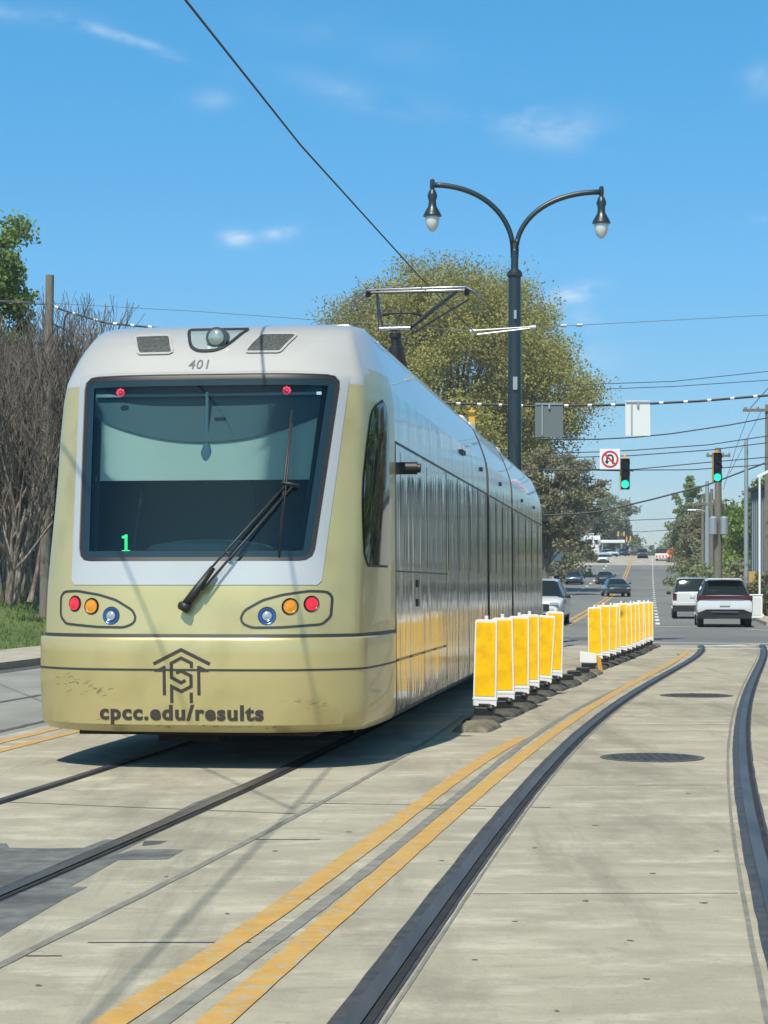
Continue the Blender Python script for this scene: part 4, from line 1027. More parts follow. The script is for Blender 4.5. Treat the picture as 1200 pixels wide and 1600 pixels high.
for i in range(n + 1):
    th = PI * i / n
    for r in (.075, .135): vs.append((math.cos(th) * r * s, -.014, (.04 + math.sin(th) * r) * s))
b.add(vs, [(2 * i, 2 * i + 1, 2 * i + 3, 2 * i + 2) for i in range(n)]); sheet(b.v, b.f, 'arrow', M['black'], t)
ringp(.235 * s, .30 * s, -.017, redp, 'red_ring'); b = MB(); d = .275 * s * .707; w = .022
b.add([(-d - w, -.019, d - w), (-d + w, -.019, d + w), (d + w, -.019, -d + w), (d - w, -.019, -d - w)], [(0, 1, 2, 3)]); sheet(b.v, b.f, 'slash', redp, t)

# ================================================================== poles
def pole(x, y0, Y, r, lab, m=M['woodpole'], cross=None, trans=False, lean=0, base=None, name='utility_pole', cat='utility pole', rtop=None):
    X = (x - 600) * Y / F; z0 = prof_s(Y) if base is None else base; h = CH - (y0 - HZ) * Y / F - z0
    t = thing(name, lab, cat, (X - lean, Y, z0)); b = MB(); b.tube([(0, 0, -.5), (lean * .5, 0, h * .5), (lean, 0, h)], [r * 1.1, r, rtop or r * .75], 10); b.build('pole', m, t, True, auto=40)
    if cross:
        b = MB()
        for zc, w in cross: b.box((lean, -.1, h - zc), (w, .1, .12))
        c = b.build('crossarm', M['woodpole'], t)
        for zc, w in cross:
            for q in (-.45, -.2, .2, .45): b = MB(); b.lathe([(.04, 0), (.06, .06), (.03, .16)], (lean + q * w, -.1, h - zc + .06), 8); b.build('insulator', M['galv'], c)
    if trans:
        for dx in (-.3, .25): b = MB(); b.lathe([(.05, 0), (.22, .05), (.22, .85), (.1, .95)], (dx, -.35, h - 4.4), 14); b.build('transformer', M['galv'], t, True, auto=40)
    return t
pole(78, 430, 55, .135, 'weathered wooden utility pole standing among the bare trees at left', lean=.15, base=.9, rtop=.115)
pole(1122, 700, 100, .20, 'thick wooden utility pole with white transformers behind the right signal', trans=True, cross=[(.4, 1.2)])
pole(1105, 752, 140, .17, 'slim pale pole left of the transformer pole, tallest of the slim ones', M['galv'], cross=[(1.6, 1.8)])
pole(1112, 764, 150, .16, 'slim wooden pole squeezed beside the transformer pole', cross=[(1.0, 1.6)])
pole(1098, 775, 180, .17, 'farther slim wooden pole over the bridge wall at right', cross=[(.8, 2.0)])
pole(1166, 686, 85, .10, 'slender grey-green metal pole right of the transformer pole', M['galv'])
pole(1153, 810, 190, .14, 'distant small utility pole with crossarm in front of bare trees at right', cross=[(.3, 2.2)])
pole(1199, 632, 84, .12, 'wooden utility pole at the right edge carrying a crossarm', cross=[(.25, 2.1)])
# lamp bracket bits
for (x, y, Y, lab) in ((1094, 798, 140, 'short cobra-head street light on a slim far pole'),):
    t = thing('street_light', lab, 'street light', at(x, y, Y)); b = MB(); b.tube([(.5, 0, -.1), (0, 0, .05), (-.45, 0, .05)], .05, 6); b.build('bracket', M['galv'], t); b = MB(); b.box((-.6, 0, .05), (.6, .2, .12)); b.build('lamp_head', M['white'], t, bevel=.03)

# ================================================================== vehicles
def car(lab, kind, paint, x, Y, heading, rear=True, cat='car', name='parked_car', scale=1.0, xw=None, brake=False):
    X = (x - 600) * Y / F if xw is None else xw
    t = thing(name, lab, cat, (X, Y, prof_s(Y)), -heading); t.scale = (scale,) * 3
    slope = (prof_s(Y + 2) - prof_s(Y - 2)) / 4; t.rotation_euler[0] = math.atan(slope) * (1 if rear else -1)
    # local: +y is the direction away from the viewer when rear=True, stations from the tail (0) to the nose
    if kind == 'crossover':
        ST = [(-.00, .50, .72, .72, .80, .70), (.03, .42, .85, .98, .93, .84), (.16, .33, .95, 1.10, .955, .80), (.50, .30, 1.02, 1.50, .96, .66), (.62, .30, 1.02, 1.63, .96, .63), (1.2, .28, 1.02, 1.69, .96, .64), (2.4, .28, 1.0, 1.70, .96, .65), (3.0, .28, 1.0, 1.62, .96, .64), (3.75, .28, .98, 1.06, .95, .80), (4.5, .3, .90, .98, .92, .78), (4.8, .38, .74, .86, .80, .68), (4.88, .45, .66, .7, .68, .6)]; L_ = 4.88; gl = (2, 4, 7, 8)
    elif kind == 'boxy':
        ST = [(0, .48, .75, .8, .86, .78), (.03, .40, .98, 1.05, .90, .84), (.10, .34, 1.02, 1.12, .90, .80), (.26, .32, 1.04, 1.55, .90, .72), (.34, .32, 1.04, 1.66, .90, .69), (1.4, .3, 1.04, 1.71, .90, .70), (2.4, .3, 1.02, 1.70, .90, .70), (2.8, .3, 1.02, 1.64, .90, .68), (3.35, .3, 1.0, 1.10, .90, .80), (4.25, .3, .98, 1.04, .88, .78), (4.5, .36, .8, .92, .82, .72), (4.55, .45, .7, .8, .76, .7)]; L_ = 4.55; gl = (2, 4, 7, 8)
    else:
        ST = [(0, .42, .66, .75, .76, .66), (.04, .34, .85, .92, .86, .76), (.5, .28, .92, 1.0, .90, .74), (.75, .26, .92, 1.03, .91, .76), (1.45, .26, .93, 1.38, .91, .58), (1.8, .26, .93, 1.44, .91, .57), (2.6, .26, .92, 1.44, .91, .58), (2.9, .26, .92, 1.38, .91, .58), (3.65, .26, .90, .98, .91, .76), (4.5, .28, .80, .88, .88, .74), (4.75, .34, .66, .76, .78, .66), (4.82, .4, .6, .64, .68, .6)]; L_ = 4.82; gl = (3, 4, 7, 8)
    def ring(s):
        y, zb, zt, ztop, w, wt = s
        return [(w * .86, y, zb), (w * .97, y, zb + .12), (w, y, (zb + zt) / 2), (w * .985, y, zt - .04), (w * .955, y, zt), (wt, y, max(zt + .01, ztop - .05)), (wt * .82, y, max(zt + .015, ztop - .008)), (0, y, max(zt + .02, ztop))]
    rings = []
    for s_ in ST:
        r = ring(s_); rings.append(r + [(-x_, y_, z_) for x_, y_, z_ in r[-2::-1]])
    n = len(rings[0]); vs = [p for r in rings for p in r]; fb = []; fg = []
    for i in range(len(rings) - 1):
        for k_ in range(n - 1):
            q = (i * n + k_, i * n + k_ + 1, (i + 1) * n + k_ + 1, (i + 1) * n + k_); kk = min(k_, n - 2 - k_)
            cab = gl[0] <= i < gl[3]
            rearg = gl[0] <= i < gl[1] and kk >= 5; frontg = gl[2] <= i < gl[3] and kk >= 5
            sideg = kk == 4 and gl[1] <= i < gl[2]
            sideg2 = kk == 4 and cab
            (fg if (rearg or frontg or sideg or sideg2) else fb).append(q)
        fb.append((i * n, (i + 1) * n, (i + 1) * n + n - 1, i * n + n - 1))
    fb.append(tuple(range(n))); fb.append(tuple((len(rings) - 1) * n + k_ for k_ in range(n)))
    flip = 1
    if not rear: vs = [(-x_, -y_, z_) for x_, y_, z_ in vs]; vs = [(x_, y_ + L_, z_) for x_, y_, z_ in vs]
    def mk(fs, nm, m):
        b = MB(); used = sorted({j for f in fs for j in f}); mp = {j: i for i, j in enumerate(used)}; b.add([vs[j] for j in used], [tuple(mp[j] for j in f) for f in fs]); return b.build(nm, m, t, True, auto=32)
    mk(fb, 'body', paint); mk(fg, 'windows', M['carglass'])
    def P(x_, y_, z_): return (x_, y_, z_) if rear else (-x_, L_ - y_, z_)
    for wy in (.85, L_ - .92):
        for sx in (-1, 1):
            wv = MB(); wv.tube([P(sx * .70, wy, .34), P(sx * .925 * (.955 if kind != 'crossover' else 1), wy, .34)], .345, 22); w_ = wv.build('wheel', M['tire'], t, True, auto=40)
            wv = MB(); wv.tube([P(sx * .9, wy, .34), P(sx * .935 * (.955 if kind != 'crossover' else 1), wy, .34)], .22, 16); wv.build('rim', M['rim'], w_, True, auto=40)
    for sx in (-1, 1):
        b = MB(); b.box(P(sx * 1.02, L_ - 1.75, 1.05), (.18, .10, .14)); b.build('mirror', M['carblack'] if kind != 'crossover' or not rear else paint, t, bevel=.03)
    # tail details
    if kind == 'crossover':
        b = MB(); b.prism([P(-.94, .02, .93), P(-.55, -.015, .96), P(.55, -.015, .96), P(.94, .02, .93), P(.93, .02, 1.09), P(-.93, .02, 1.09)], .12 if rear else -.12); b.build('tail_lamp', M['redlens'], t, bevel=.01)
        b = MB(); b.prism([P(-.9, .0, .30), P(.9, .0, .30), P(.92, .0, .50), P(.62, -.03, .62), P(-.62, -.03, .62), P(-.92, .0, .50)], .14 if rear else -.14); lo = b.build('lower_bumper', M['carblack'], t, bevel=.01)
        b = MB(); b.box(P(0, -.045, .53), (.9, .02, .03)); b.build('trim', M['chrome'], lo)
        b = MB(); b.box(P(0, .02, 1.14), (.001, .001, .001)); 
        b = MB(); b.box(P(0, -.03, .82), (.34, .012, .15)); b.build('licence_plate', M['plate'], t)
        b = MB(); b.box(P(0, .42, 1.655), (1.15, .3, .035)); b.build('spoiler', paint, t, bevel=.01)
    elif kind == 'boxy':
        for sx in (-1, 1): b = MB(); b.box(P(sx * .80, .015, .92), (.16, .1, .26)); b.build('tail_lamp', M['redlens'], t, bevel=.01)
        b = MB(); b.prism([P(-.88, .0, .30), P(.88, .0, .30), P(.88, .0, .55), P(-.88, .0, .55)], .16 if rear else -.16); b.build('lower_bumper', M['carblack'], t, bevel=.01)
        b = MB(); b.box(P(0, -.01, .62), (1.75, .05, .12)); b.build('bumper', paint, t, bevel=.01)
        b = MB(); b.box(P(0, -.005, .93), (.36, .02, .14)); b.build('licence_plate', M['plate'], t)
    else:
        for sx in (-1, 1): b = MB(); b.box(P(sx * .68, .03, .80), (.3, .06, .12)); b.build('tail_lamp', M['redlens'], t, bevel=.01)
    # nose details
    zf = .78 if kind == 'crossover' else (.80 if kind == 'boxy' else .66)
    for sx in (-1, 1): b = MB(); b.box(P(sx * .64, L_ - .07, zf), (.30, .16, .11)); b.build('headlight', M['headlens'], t, bevel=.015)
    b = MB(); b.box(P(0, L_ - .0, zf - .13), (.95, .06, .26 if kind != 'sedan' else .14)); b.build('grille', M['carblack'], t, bevel=.01)
    b = MB(); b.box(P(0, L_ - .02, .38), (1.4, .1, .12)); b.build('air_intake', M['carblack'], t, bevel=.01)
    return t
def paintm(name, c, metal=.0): return mat(name, c, .28, metal, .5, .8)
pw = paintm('car_white', (.60, .61, .61)); pw2 = paintm('car_white_warm', (.55, .56, .54)); pdk = paintm('car_dark_green', (.03, .045, .045), .3); pbl = paintm('car_blue', (.03, .06, .12), .3); pbk = paintm('car_black', (.025, .03, .035), .3); pred = paintm('truck_red', (.5, .12, .08))
hd_ = math.atan(.1345)
car('white crossover seen from behind, waiting nearest at the right lane of the junction', 'crossover', pw, 1132.5, 67.7, hd_, name='crossover_car')
car('boxy white sport utility car seen from behind, ahead of the crossover', 'boxy', pw2, 1085, 81.5, hd_, name='utility_car')
car('white crossover facing the viewer, half hidden behind the tram end', 'crossover', pw, 837, 70, hd_ + .02, rear=False, name='crossover_car')
car('dark green sedan crossing the yellow line on the far road', 'sedan', pdk, 969, 150, hd_ - .16, rear=False, name='sedan_car')
car('blue sedan in the left lane of the far road', 'sedan', pbl, 896, 205, hd_, rear=False, name='sedan_car')
car('black sedan behind the dark green one, half hidden by it', 'sedan', pbk, 948, 206, hd_ - .1, rear=False, name='sedan_car')
car('small white car coming over the bridge', 'sedan', pw, 942, 296, hd_, rear=False, name='sedan_car')
car('white car at the left edge of the bridge, just behind the crest', 'sedan', pw, 961, 338, hd_ - .5, rear=False, name='sedan_car')
car('dark car beyond the white one at the bridge crest', 'sedan', pbk, 977, 350, hd_ - .2, rear=False, name='sedan_car')
car('small dark car on the crest in the middle of the road', 'boxy', pbk, 1004, 325, hd_, rear=False, name='utility_car')
# red-marked road truck on the bridge
tx = (1036 - 600) * 308 / F
t = thing('work_truck', 'red and white work truck on the bridge beside the orange sign', 'truck', (tx, 308, prof_s(308)), -hd_)
b = MB(); b.box((0, 3, .75), (2.4, 6, .8)); b.build('bed', M['white'], t, bevel=.05); b = MB()
for q in range(5): b.box((-1.0 + q * .5, -.02, .7), (.25, .04, .35))
b.build('marker_stripe', mat('red_marking', (.75, .09, .05), .5), t)
b = MB(); b.box((0, 4.5, 1.65), (2.1, 2.2, .9)); b.build('cab', M['carblack'], t, bevel=.15); b = MB()
for sx in (-.9, .9):
    for y in (1.0, 5.0): b.tube([(sx - .15, y, .45), (sx + .15, y, .45)], .45, 14)
b.build('wheels', M['tire'], t)
o0 = at(1048, 863, 290); t = thing('road_work_sign', 'orange diamond road-work sign at the right edge of the bridge', 'road sign', (o0.x, 290, prof_s(290)))
hh = o0.z - prof_s(290); b = MB(); b.prism([(0, 0, hh - .72), (.72, 0, hh), (0, 0, hh + .72), (-.72, 0, hh)], .03); b.build('board', mat('sign_orange', (.9, .12, .02), .5), t); b = MB(); b.tube([(0, .05, 0), (0, .05, hh)], .04, 6); b.build('stand', M['galv'], t)
# small roadside objects
def post_sign(x, y0, y1, Y, w, h, lab, m):
    z0 = prof_s(Y) + .1; o = at(x, y0, Y); t = thing('road_sign', lab, 'road sign', (o.x, Y, z0)); top = o.z - z0; b = MB(); b.tube([(0, .03, 0), (0, .03, top)], .04, 6); b.build('post', M['galv'], t)
    b = MB(); b.box((0, 0, top - h / 2), (w, .03, h)); b.build('board', m, t, bevel=.01); return t
post_sign(869, 859, 880, 180, .9, 1.0, 'small pale sign on a thin post left of the far road', M['white'])
post_sign(1177, 893, 920, 88, .45, .5, 'small yellow sign board by the right pavement', mat('dull_yellow', (.5, .3, .08), .6))
t = thing('pedestrian_signal_post', 'white post with slanted arm at the right edge of the junction', 'signal post', (at(1187, 900, 80).x, 80, .13))
zt = at(1187, 742, 80).z - .13; b = MB(); b.tube([(0, 0, 0), (0, 0, zt)], .045, 8); b.build('post', M['white'], t); b = MB(); b.box((.25, 0, zt + .1), (.8, .08, .10), Matrix.Rotation(-.45, 3, 'Y')); b.build('arm', M['white'], t); b = MB(); b.lathe([(.22, 0), (.2, .1), (.09, .2), (.07, .6)], (0, 0, 0), 12); b.build('foot', M['white'], t)
t = thing('signal_cabinet', 'low white roadside cabinet on the pavement right of the crossover', 'cabinet', (at(1183, 950, 78).x, 78.5, .13)); b = MB(); b.box((0, 0, .45), (.55, .4, .9)); b.box((0, 0, .93), (.6, .45, .06)); b.build('box', M['white'], t, bevel=.03); b = MB(); b.box((0, -.205, .48), (.42, .012, .7)); b.build('door', M['plate'], t)
t = thing('utility_box', 'dark box with black bag shape beside the far road sign at left', 'box', (at(868, 890, 175).x, 175, prof_s(175) + .1)); b = MB(); b.box((0, 0, .5), (.9, .5, 1.0)); b.box((.1, 0, 1.1), (.5, .4, .3)); b.build('body', M['carblack'], t, bevel=.06)
# buildings
def wall_box(x0, x1, ytop, Y, depth, name, lab, wm, roof=None, windows=(), base=None, over=.3):
    z0 = (prof_s(Y) - 2.4) if base is None else base; X0 = (x0 - 600) * Y / F; X1 = (x1 - 600) * Y / F; zt = CH - (ytop - HZ) * Y / F
    t = thing(name, lab, 'building', ((X0 + X1) / 2, Y, z0)); w = X1 - X0; h = zt - z0; b = MB(); b.box((0, depth / 2, h / 2), (w, depth, h)); b.build('wall', wm, t)
    b = MB(); b.box((0, depth / 2, h + .1), (w + over, depth + over, .2)); b.build('roof', roof or M['galv'], t, bevel=.02)
    for (u, v, ww, wh) in windows:
        f = MB(); f.box((-w / 2 + u * w, -.03, v * h), (ww + .16, .06, wh + .16)); fo = f.build('window', M['white'], t); f = MB(); f.box((-w / 2 + u * w, -.065, v * h), (ww, .02, wh)); f.build('pane', M['carglass'], fo)
    return t
wall_box(912, 938, 835, 380, 8, 'white_building', 'small white building on the left past the bridge', M['white'], M['white'], [(.35, .78, 1.0, .8), (.8, .78, .8, .8)])
t = thing('petrol_canopy', 'white flat canopy on posts beside the small white building', 'canopy', (at(957, 845, 375).x, 375, prof_s(375) - 1)); zt = at(957, 846, 375).z - (prof_s(375) - 1)
b = MB(); b.box((0, 2, zt), (4.6, 5, .55)); b.build('roof', M['white'], t, bevel=.05); b = MB()
for sx in (-1.8, 1.8): b.box((sx, 1, zt / 2), (.3, .3, zt)); 
b.build('post', M['white'], t)
wall_box(-220, 62, 820, 85, 12, 'brick_building', 'red brick building behind the bare trees at left', M['brick'], M['galv'], [(.3, .55, 1.2, 1.4), (.45, .55, 1.2, 1.4), (.6, .55, 1.2, 1.4), (.75, .55, 1.2, 1.4), (.93, .55, 1.2, 1.4)], base=0)
siding = noise_mat('dark_siding', (.05, .09, .12), (.08, .12, .15), 3, .7, (9, 9, .3))
bt = wall_box(1280, 1600, 742, 91, 17, 'dark_house', 'dark blue-grey sided building at the right edge', siding, M['carblack'], [(.2, .3, 1.0, 1.3), (.2, .72, 1, 1.3)], base=0)
bw_ = 320 * 91 / F
b = MB()
for i in range(30): b.box((-bw_ / 2 - .02, .4 + i * .55, 3.1), (.05, .07, 6.0))
b.build('batten', mat('pale_batten', (.25, .3, .33), .6), bt)

# ================================================================== vegetation
def np_mesh(name, V, Fq, m, parent):
    me = bpy.data.meshes.new(name); nv = len(V); nf = len(Fq); me.vertices.add(nv); me.vertices.foreach_set('co', V.astype(np.float32).ravel())
    k_ = Fq.shape[1]; me.loops.add(nf * k_); me.loops.foreach_set('vertex_index', Fq.astype(np.int32).ravel()); me.polygons.add(nf)
    me.polygons.foreach_set('loop_start', np.arange(0, nf * k_, k_, dtype=np.int32)); me.polygons.foreach_set('loop_total', np.full(nf, k_, dtype=np.int32))
    me.update(calc_edges=True); me.materials.append(m); o = bpy.data.objects.new(name, me); col.objects.link(o); o.parent = parent; return o
def leafm(name, c1, c2, c3, scale=.35):
    m = noise_mat(name, c1, c2, scale, .7, c3=c3, s3=scale * .5, lo=.3, hi=.7, spec=.2); nt = m.node_tree; N = nt.nodes; L = nt.links; b = N['Principled BSDF']; out = N['Material Output']
    tr = N.new('ShaderNodeBsdfTranslucent'); mx = N.new('ShaderNodeMixShader'); mx.inputs[0].default_value = .35; src = b.inputs['Base Color'].links[0].from_socket
    L.new(src, tr.inputs['Color']); L.new(b.outputs[0], mx.inputs[1]); L.new(tr.outputs[0], mx.inputs[2]); L.new(mx.outputs[0], out.inputs['Surface']); return m
LM = {'olive': leafm('olive_leaf', (.32, .305, .085), (.42, .395, .125), (.26, .245, .10)), 'green': leafm('green_leaf', (.17, .25, .07), (.27, .35, .09), (.13, .19, .07)),
      'dark': leafm('dark_leaf', (.20, .20, .11), (.27, .26, .13), (.18, .17, .12)), 'brown': leafm('bud_brown', (.27, .24, .15), (.27, .26, .13), (.31, .27, .2)), 'grey': leafm('grey_green', (.23, .26, .13), (.30, .32, .17), (.22, .21, .15))}
BK = noise_mat('bark', (.10, .085, .065), (.17, .15, .12), 5, .9, (5, 5, .8)); BKP = noise_mat('pale_bark', (.14, .105, .08), (.30, .26, .21), 4, .9, (3, 3, 1), lo=.45, hi=.65); BKD = noise_mat('twig', (.085, .070, .058), (.165, .138, .115), 1.2, .9)
def leaves(C, sig, n, size, rng):
    ci = rng.integers(0, len(C), n); P = C[ci] + np.clip(rng.normal(0, 1, (n, 3)), -1.9, 1.9) * sig[ci][:, None] * np.array([1, 1, .8])
    d = rng.normal(0, 1, (n, 3)); d /= np.linalg.norm(d, axis=1)[:, None]; e = rng.normal(0, 1, (n, 3)); e -= (e * d).sum(1)[:, None] * d; e /= np.linalg.norm(e, axis=1)[:, None]
    s = size * rng.uniform(.5, 1.3, n)[:, None]; V = np.stack([P - d * s * .5, P + e * s * .32, P + d * s * .5, P - e * s * .32], 1).reshape(-1, 3); Fq = np.arange(n * 4).reshape(-1, 4); return V, Fq
def tree(name, lab, X, Y, h, rx, lm='olive', cb=.2, n=20000, leaf=.3, seed=1, group=None, clumps=170, base=None, trunk=.4, skew=0.0, holes=.0, rz=.5, cat='tree', bark=None):
    rng = np.random.default_rng(seed); z0 = prof_s(Y) - .2 if base is None else base; t = thing(name, lab, cat, (X, Y, z0), 0, group); zc = h * (cb + 1) / 2; rzz = h * (1 - cb) / 2
    u = rng.normal(0, 1, (clumps, 3)); u /= np.linalg.norm(u, axis=1)[:, None]; r = rng.uniform(.25, 1, clumps) ** .45
    lob = 1 + .13 * np.sin(u[:, 0] * 5 + seed) * np.cos(u[:, 2] * 6 + seed * 2) + .08 * np.sin(u[:, 1] * 9)
    C = u * (r * lob)[:, None] * np.array([rx * .92, rx * .92, rzz * .93]); C[:, 0] += skew * C[:, 2]
    lowm = C[:, 2] < 0; C[lowm, :2] *= (1 + .12 * C[lowm, 2] / rzz)[:, None]; C[:, 2] += zc
    sig = rng.uniform(.05, .12, clumps) * rx; V, Fq = leaves(C, sig, n, leaf, rng); np_mesh('crown', V, Fq, LM[lm], t)
    b = MB(); b.tube([(0, 0, -.3), (0, 0, h * cb * .6), (skew * h * .1, 0, h * .55)], [trunk, trunk * .8, trunk * .3], 9)
    for i in range(0, min(clumps, 70)):
        c = C[i]; z = h * rng.uniform(cb * .6, .5); mid = Vector((c[0] * .5, c[1] * .5, z + (c[2] - z) * .6)); b.tube([(0, 0, z), mid, tuple(c)], [trunk * .3, trunk * .16, trunk * .04], 5, False)
    b.build('trunk', bark or BK, t, True); return t
# big spring oak behind the tram
tree('oak_tree', 'huge round olive-green spring oak towering behind the tram and lamp post', at(708, 800, 170).x, 170, 29.0, 11.7, 'olive', .12, 300000, .235, 3, clumps=600, trunk=.9)
tree('tree', 'olive tree at the right foot of the big oak, lower and browner', at(852, 800, 156).x, 156, 12.5, 3.1, 'brown', .22, 22000, .28, 5, clumps=110, trunk=.35)
tree('tree', 'dull brown tree left of the far road behind the tram end', at(890, 800, 235).x, 235, 15, 4.5, 'brown', .03, 18000, .38, 6, clumps=110, trunk=.3)
tree('tree', 'low dark bush tree beside the left guard wall', at(872, 800, 260).x - 3, 262, 10, 4.5, 'grey', .02, 12000, .45, 16, clumps=90, trunk=.3)
tree('tree', 'grey-green tree right above the small white building', at(958, 800, 440).x - .5, 440, 19, 5.6, 'grey', .25, 12000, .55, 7, clumps=110, trunk=.4, base=4)
tree('tree', 'tree left of the white building, rounded and dull green', at(916, 800, 420).x - 1, 422, 14, 6.0, 'dark', .05, 12000, .55, 8, clumps=110, trunk=.4, base=4)
tree('tree', 'broad dark tree on the left just past the crest', at(975, 800, 520).x, 520, 15.5, 6.5, 'dark', .02, 10000, .65, 9, clumps=90, trunk=.4, base=2.5)
# right side beyond the bridge
rt = [(1081, 300, 15.8, 3.3, 'green', 'fresh green tree at the right end of the bridge, nearest the sky gap'), (1092, 255, 13.6, 4.0, 'grey', 'grey-green tree behind the slim poles on the right'), (1108, 225, 12.5, 4.2, 'brown', 'brownish budding tree behind the transformer pole'),
      (1140, 210, 10.5, 4.6, 'grey', 'dull green tree between the transformer pole and the metal pole'), (1172, 200, 10.0, 4.8, 'brown', 'bare brown tree right of the metal pole'), (1205, 180, 12, 5, 'dark', 'dark tree at the right edge behind the dark house'),
      (1078, 360, 11, 3.2, 'dark', 'dark tree behind the fresh green one at the crest'), (1240, 150, 13, 6, 'green', 'green tree beyond the right edge behind the dark house')]
for i, (x, Y, h, rx, lm, lab) in enumerate(rt): tree('tree', lab, at(x, 800, Y).x, Y, h - 1.2, rx, lm, .02, 16000, .38, 30 + i, clumps=130, trunk=.25, base=prof_s(Y) - 2.2)
# distant tree line closing the road
b_rng = np.random.default_rng(11); C = []; 
for i in range(260): C.append((b_rng.uniform(-320, 420), b_rng.uniform(0, 60), b_rng.uniform(0, 1) ** .7))
C = np.array(C); C[:, 2] = 2 + C[:, 2] * (22 + 5 * np.sin(C[:, 0] * .07) + 3 * np.sin(C[:, 0] * .19)); V, Fq = leaves(C, np.full(len(C), 4.5), 30000, 2.2, b_rng); 
wd = np_mesh('distant_wood', V, Fq, LM['grey'], None); wd.location = (190, 1300, 6.0); tag(wd, 'far hazy line of woods closing the end of the road', 'woods', None, 'stuff')
for i, (x, Y, h, rx, lm) in enumerate(((1006, 700, 16, 8, 'dark'), (1040, 640, 15, 7, 'green'), (995, 900, 20, 10, 'grey'), (1048, 900, 20, 10, 'grey'), (1022, 1150, 22, 14, 'grey'))):
    lb = ['dark far tree left of the sky gap over the road', 'small green far tree right of the sky gap over the road', 'hazy far tree, second row left of the sky gap', 'hazy far tree, second row right of the sky gap', 'faint farthest tree low in the middle of the sky gap'][i]
    tree('tree', lb, at(x, 800, Y).x, Y, h, rx, lm, .03, 5000, 1.0, 50 + i, clumps=70, trunk=.4, base=prof_s(Y) - 1)
# undergrowth
def bush(lab, x, Y, h, rx, lm, seed, n=5000, base=None, leaf=.12): return tree('bush', lab, at(x, 900, Y).x, Y, h, rx, lm, .0, n, leaf, seed, clumps=60, trunk=.05, base=base, cat='bush')
bush('low green shrub at the right edge of the junction', 1203, 82, 1.8, 1.3, 'dark', 70, base=.1); bush('rounded shrub on the verge behind the transformer pole', 1130, 120, 2.8, 3.5, 'grey', 71, base=.1, leaf=.25)
bush('wide shrub behind the metal pole', 1165, 130, 3.2, 4.5, 'green', 72, base=.1, leaf=.25); bush('brown shrub behind the small yellow sign', 1190, 120, 3.0, 3.0, 'brown', 73, base=.1, leaf=.25)
bush('dark bush at the right guard wall', 1090, 200, 5.0, 3.5, 'dark', 74, leaf=.3, base=-.5); bush('dark bush by the pale sign left of the far road', 858, 215, 7, 4.5, 'dark', 75, leaf=.35, base=-.8); bush('scrubby dark bush right of the crest', 1074, 300, 5, 3.5, 'dark', 76, leaf=.4, base=2.5)
bush('low bush on the left bank of the bridge', 905, 300, 4.5, 4, 'grey', 77, leaf=.4, base=2.5)
# chain fence right
t = thing('wire_fence', 'thin wire fence on the verge behind the junction at right', 'fence', (at(1130, 900, 112).x, 112, .05)); b = MB(); b2 = MB()
for i in range(7): b.tube([(i * 1.4, 0, 0), (i * 1.4, 0, 1.6)], .03, 5)
b.tube([(0, 0, 1.6), (8.4, 0, 1.6)], .03, 5); b.build('post', M['galv'], t)
for i in range(42): b2.tube([(i * .2, 0, 0), (i * .2, 0, 1.6)], .006, 3)
for i in range(8): b2.tube([(0, 0, .2 * i), (8.4, 0, .2 * i)], .006, 3)
b2.build('mesh', M['galv'], t)
# left: green trees and the bare tree thicket
tree('tree', 'leafy green tree at the left edge rising above the bare trees', at(-48, 500, 78).x, 78, 15.8, 2.9, 'green', .35, 26000, .22, 21, clumps=170, trunk=.3, base=.8)
tree('tree', 'second leafy green tree behind the bare trees at the left edge', at(-95, 500, 74).x, 74, 13.5, 2.8, 'green', .3, 9000, .24, 22, clumps=120, trunk=.3, base=.8)
def bare_mesh(seed, H=8.5, twigs=3000):
    rng = random.Random(seed); segs = []
    def grow(p, d, L_, r, lev):
        n = 3; pts = [p]; q = p.copy(); dd = d.copy()
        for i in range(n):
            dd = (dd + Vector((rng.uniform(-.16, .16), rng.uniform(-.16, .16), rng.uniform(-.02, .12)))).normalized(); q = q + dd * L_ / n; pts.append(q.copy())
        segs.append((pts, [r, r * .85, r * .7, r * .5], lev))
        if lev >= 5 or q.z > H * 1.05: return
        k_ = 3 if lev < 2 else rng.choice((3, 4))
        for i in range(k_):
            nd = (dd * 1.0 + Vector((rng.uniform(-.75, .75), rng.uniform(-.75, .75), rng.uniform(.0, .5)))).normalized(); st = pts[rng.choice((1, 2, 3, 3))]
            grow(st, nd, L_ * rng.uniform(.62, .82), r * .55, lev + 1)
    for i in range(4):
        a = rng.uniform(0, 2 * PI); grow(Vector((math.cos(a) * .2, math.sin(a) * .2, 0)), Vector((math.cos(a) * .22, math.sin(a) * .22, 1)).normalized(), H * .30, .085, 0)
    bt_ = MB(); bw = MB()
    for pts, rs, lev in segs: (bt_ if lev < 2 else bw).tube(pts, [max(r, .009) for r in rs], 5 if lev < 2 else 3, False)
    return bt_, bw
protos = []
for s_ in (1, 2, 3):
    bt_, bw = bare_mesh(s_); t = thing('bare_tree', '', 'tree', (0, 0, 0)); bt_.build('trunk', BKP, t, True); bw.build('branches', BKD, t, False); protos.append(t)
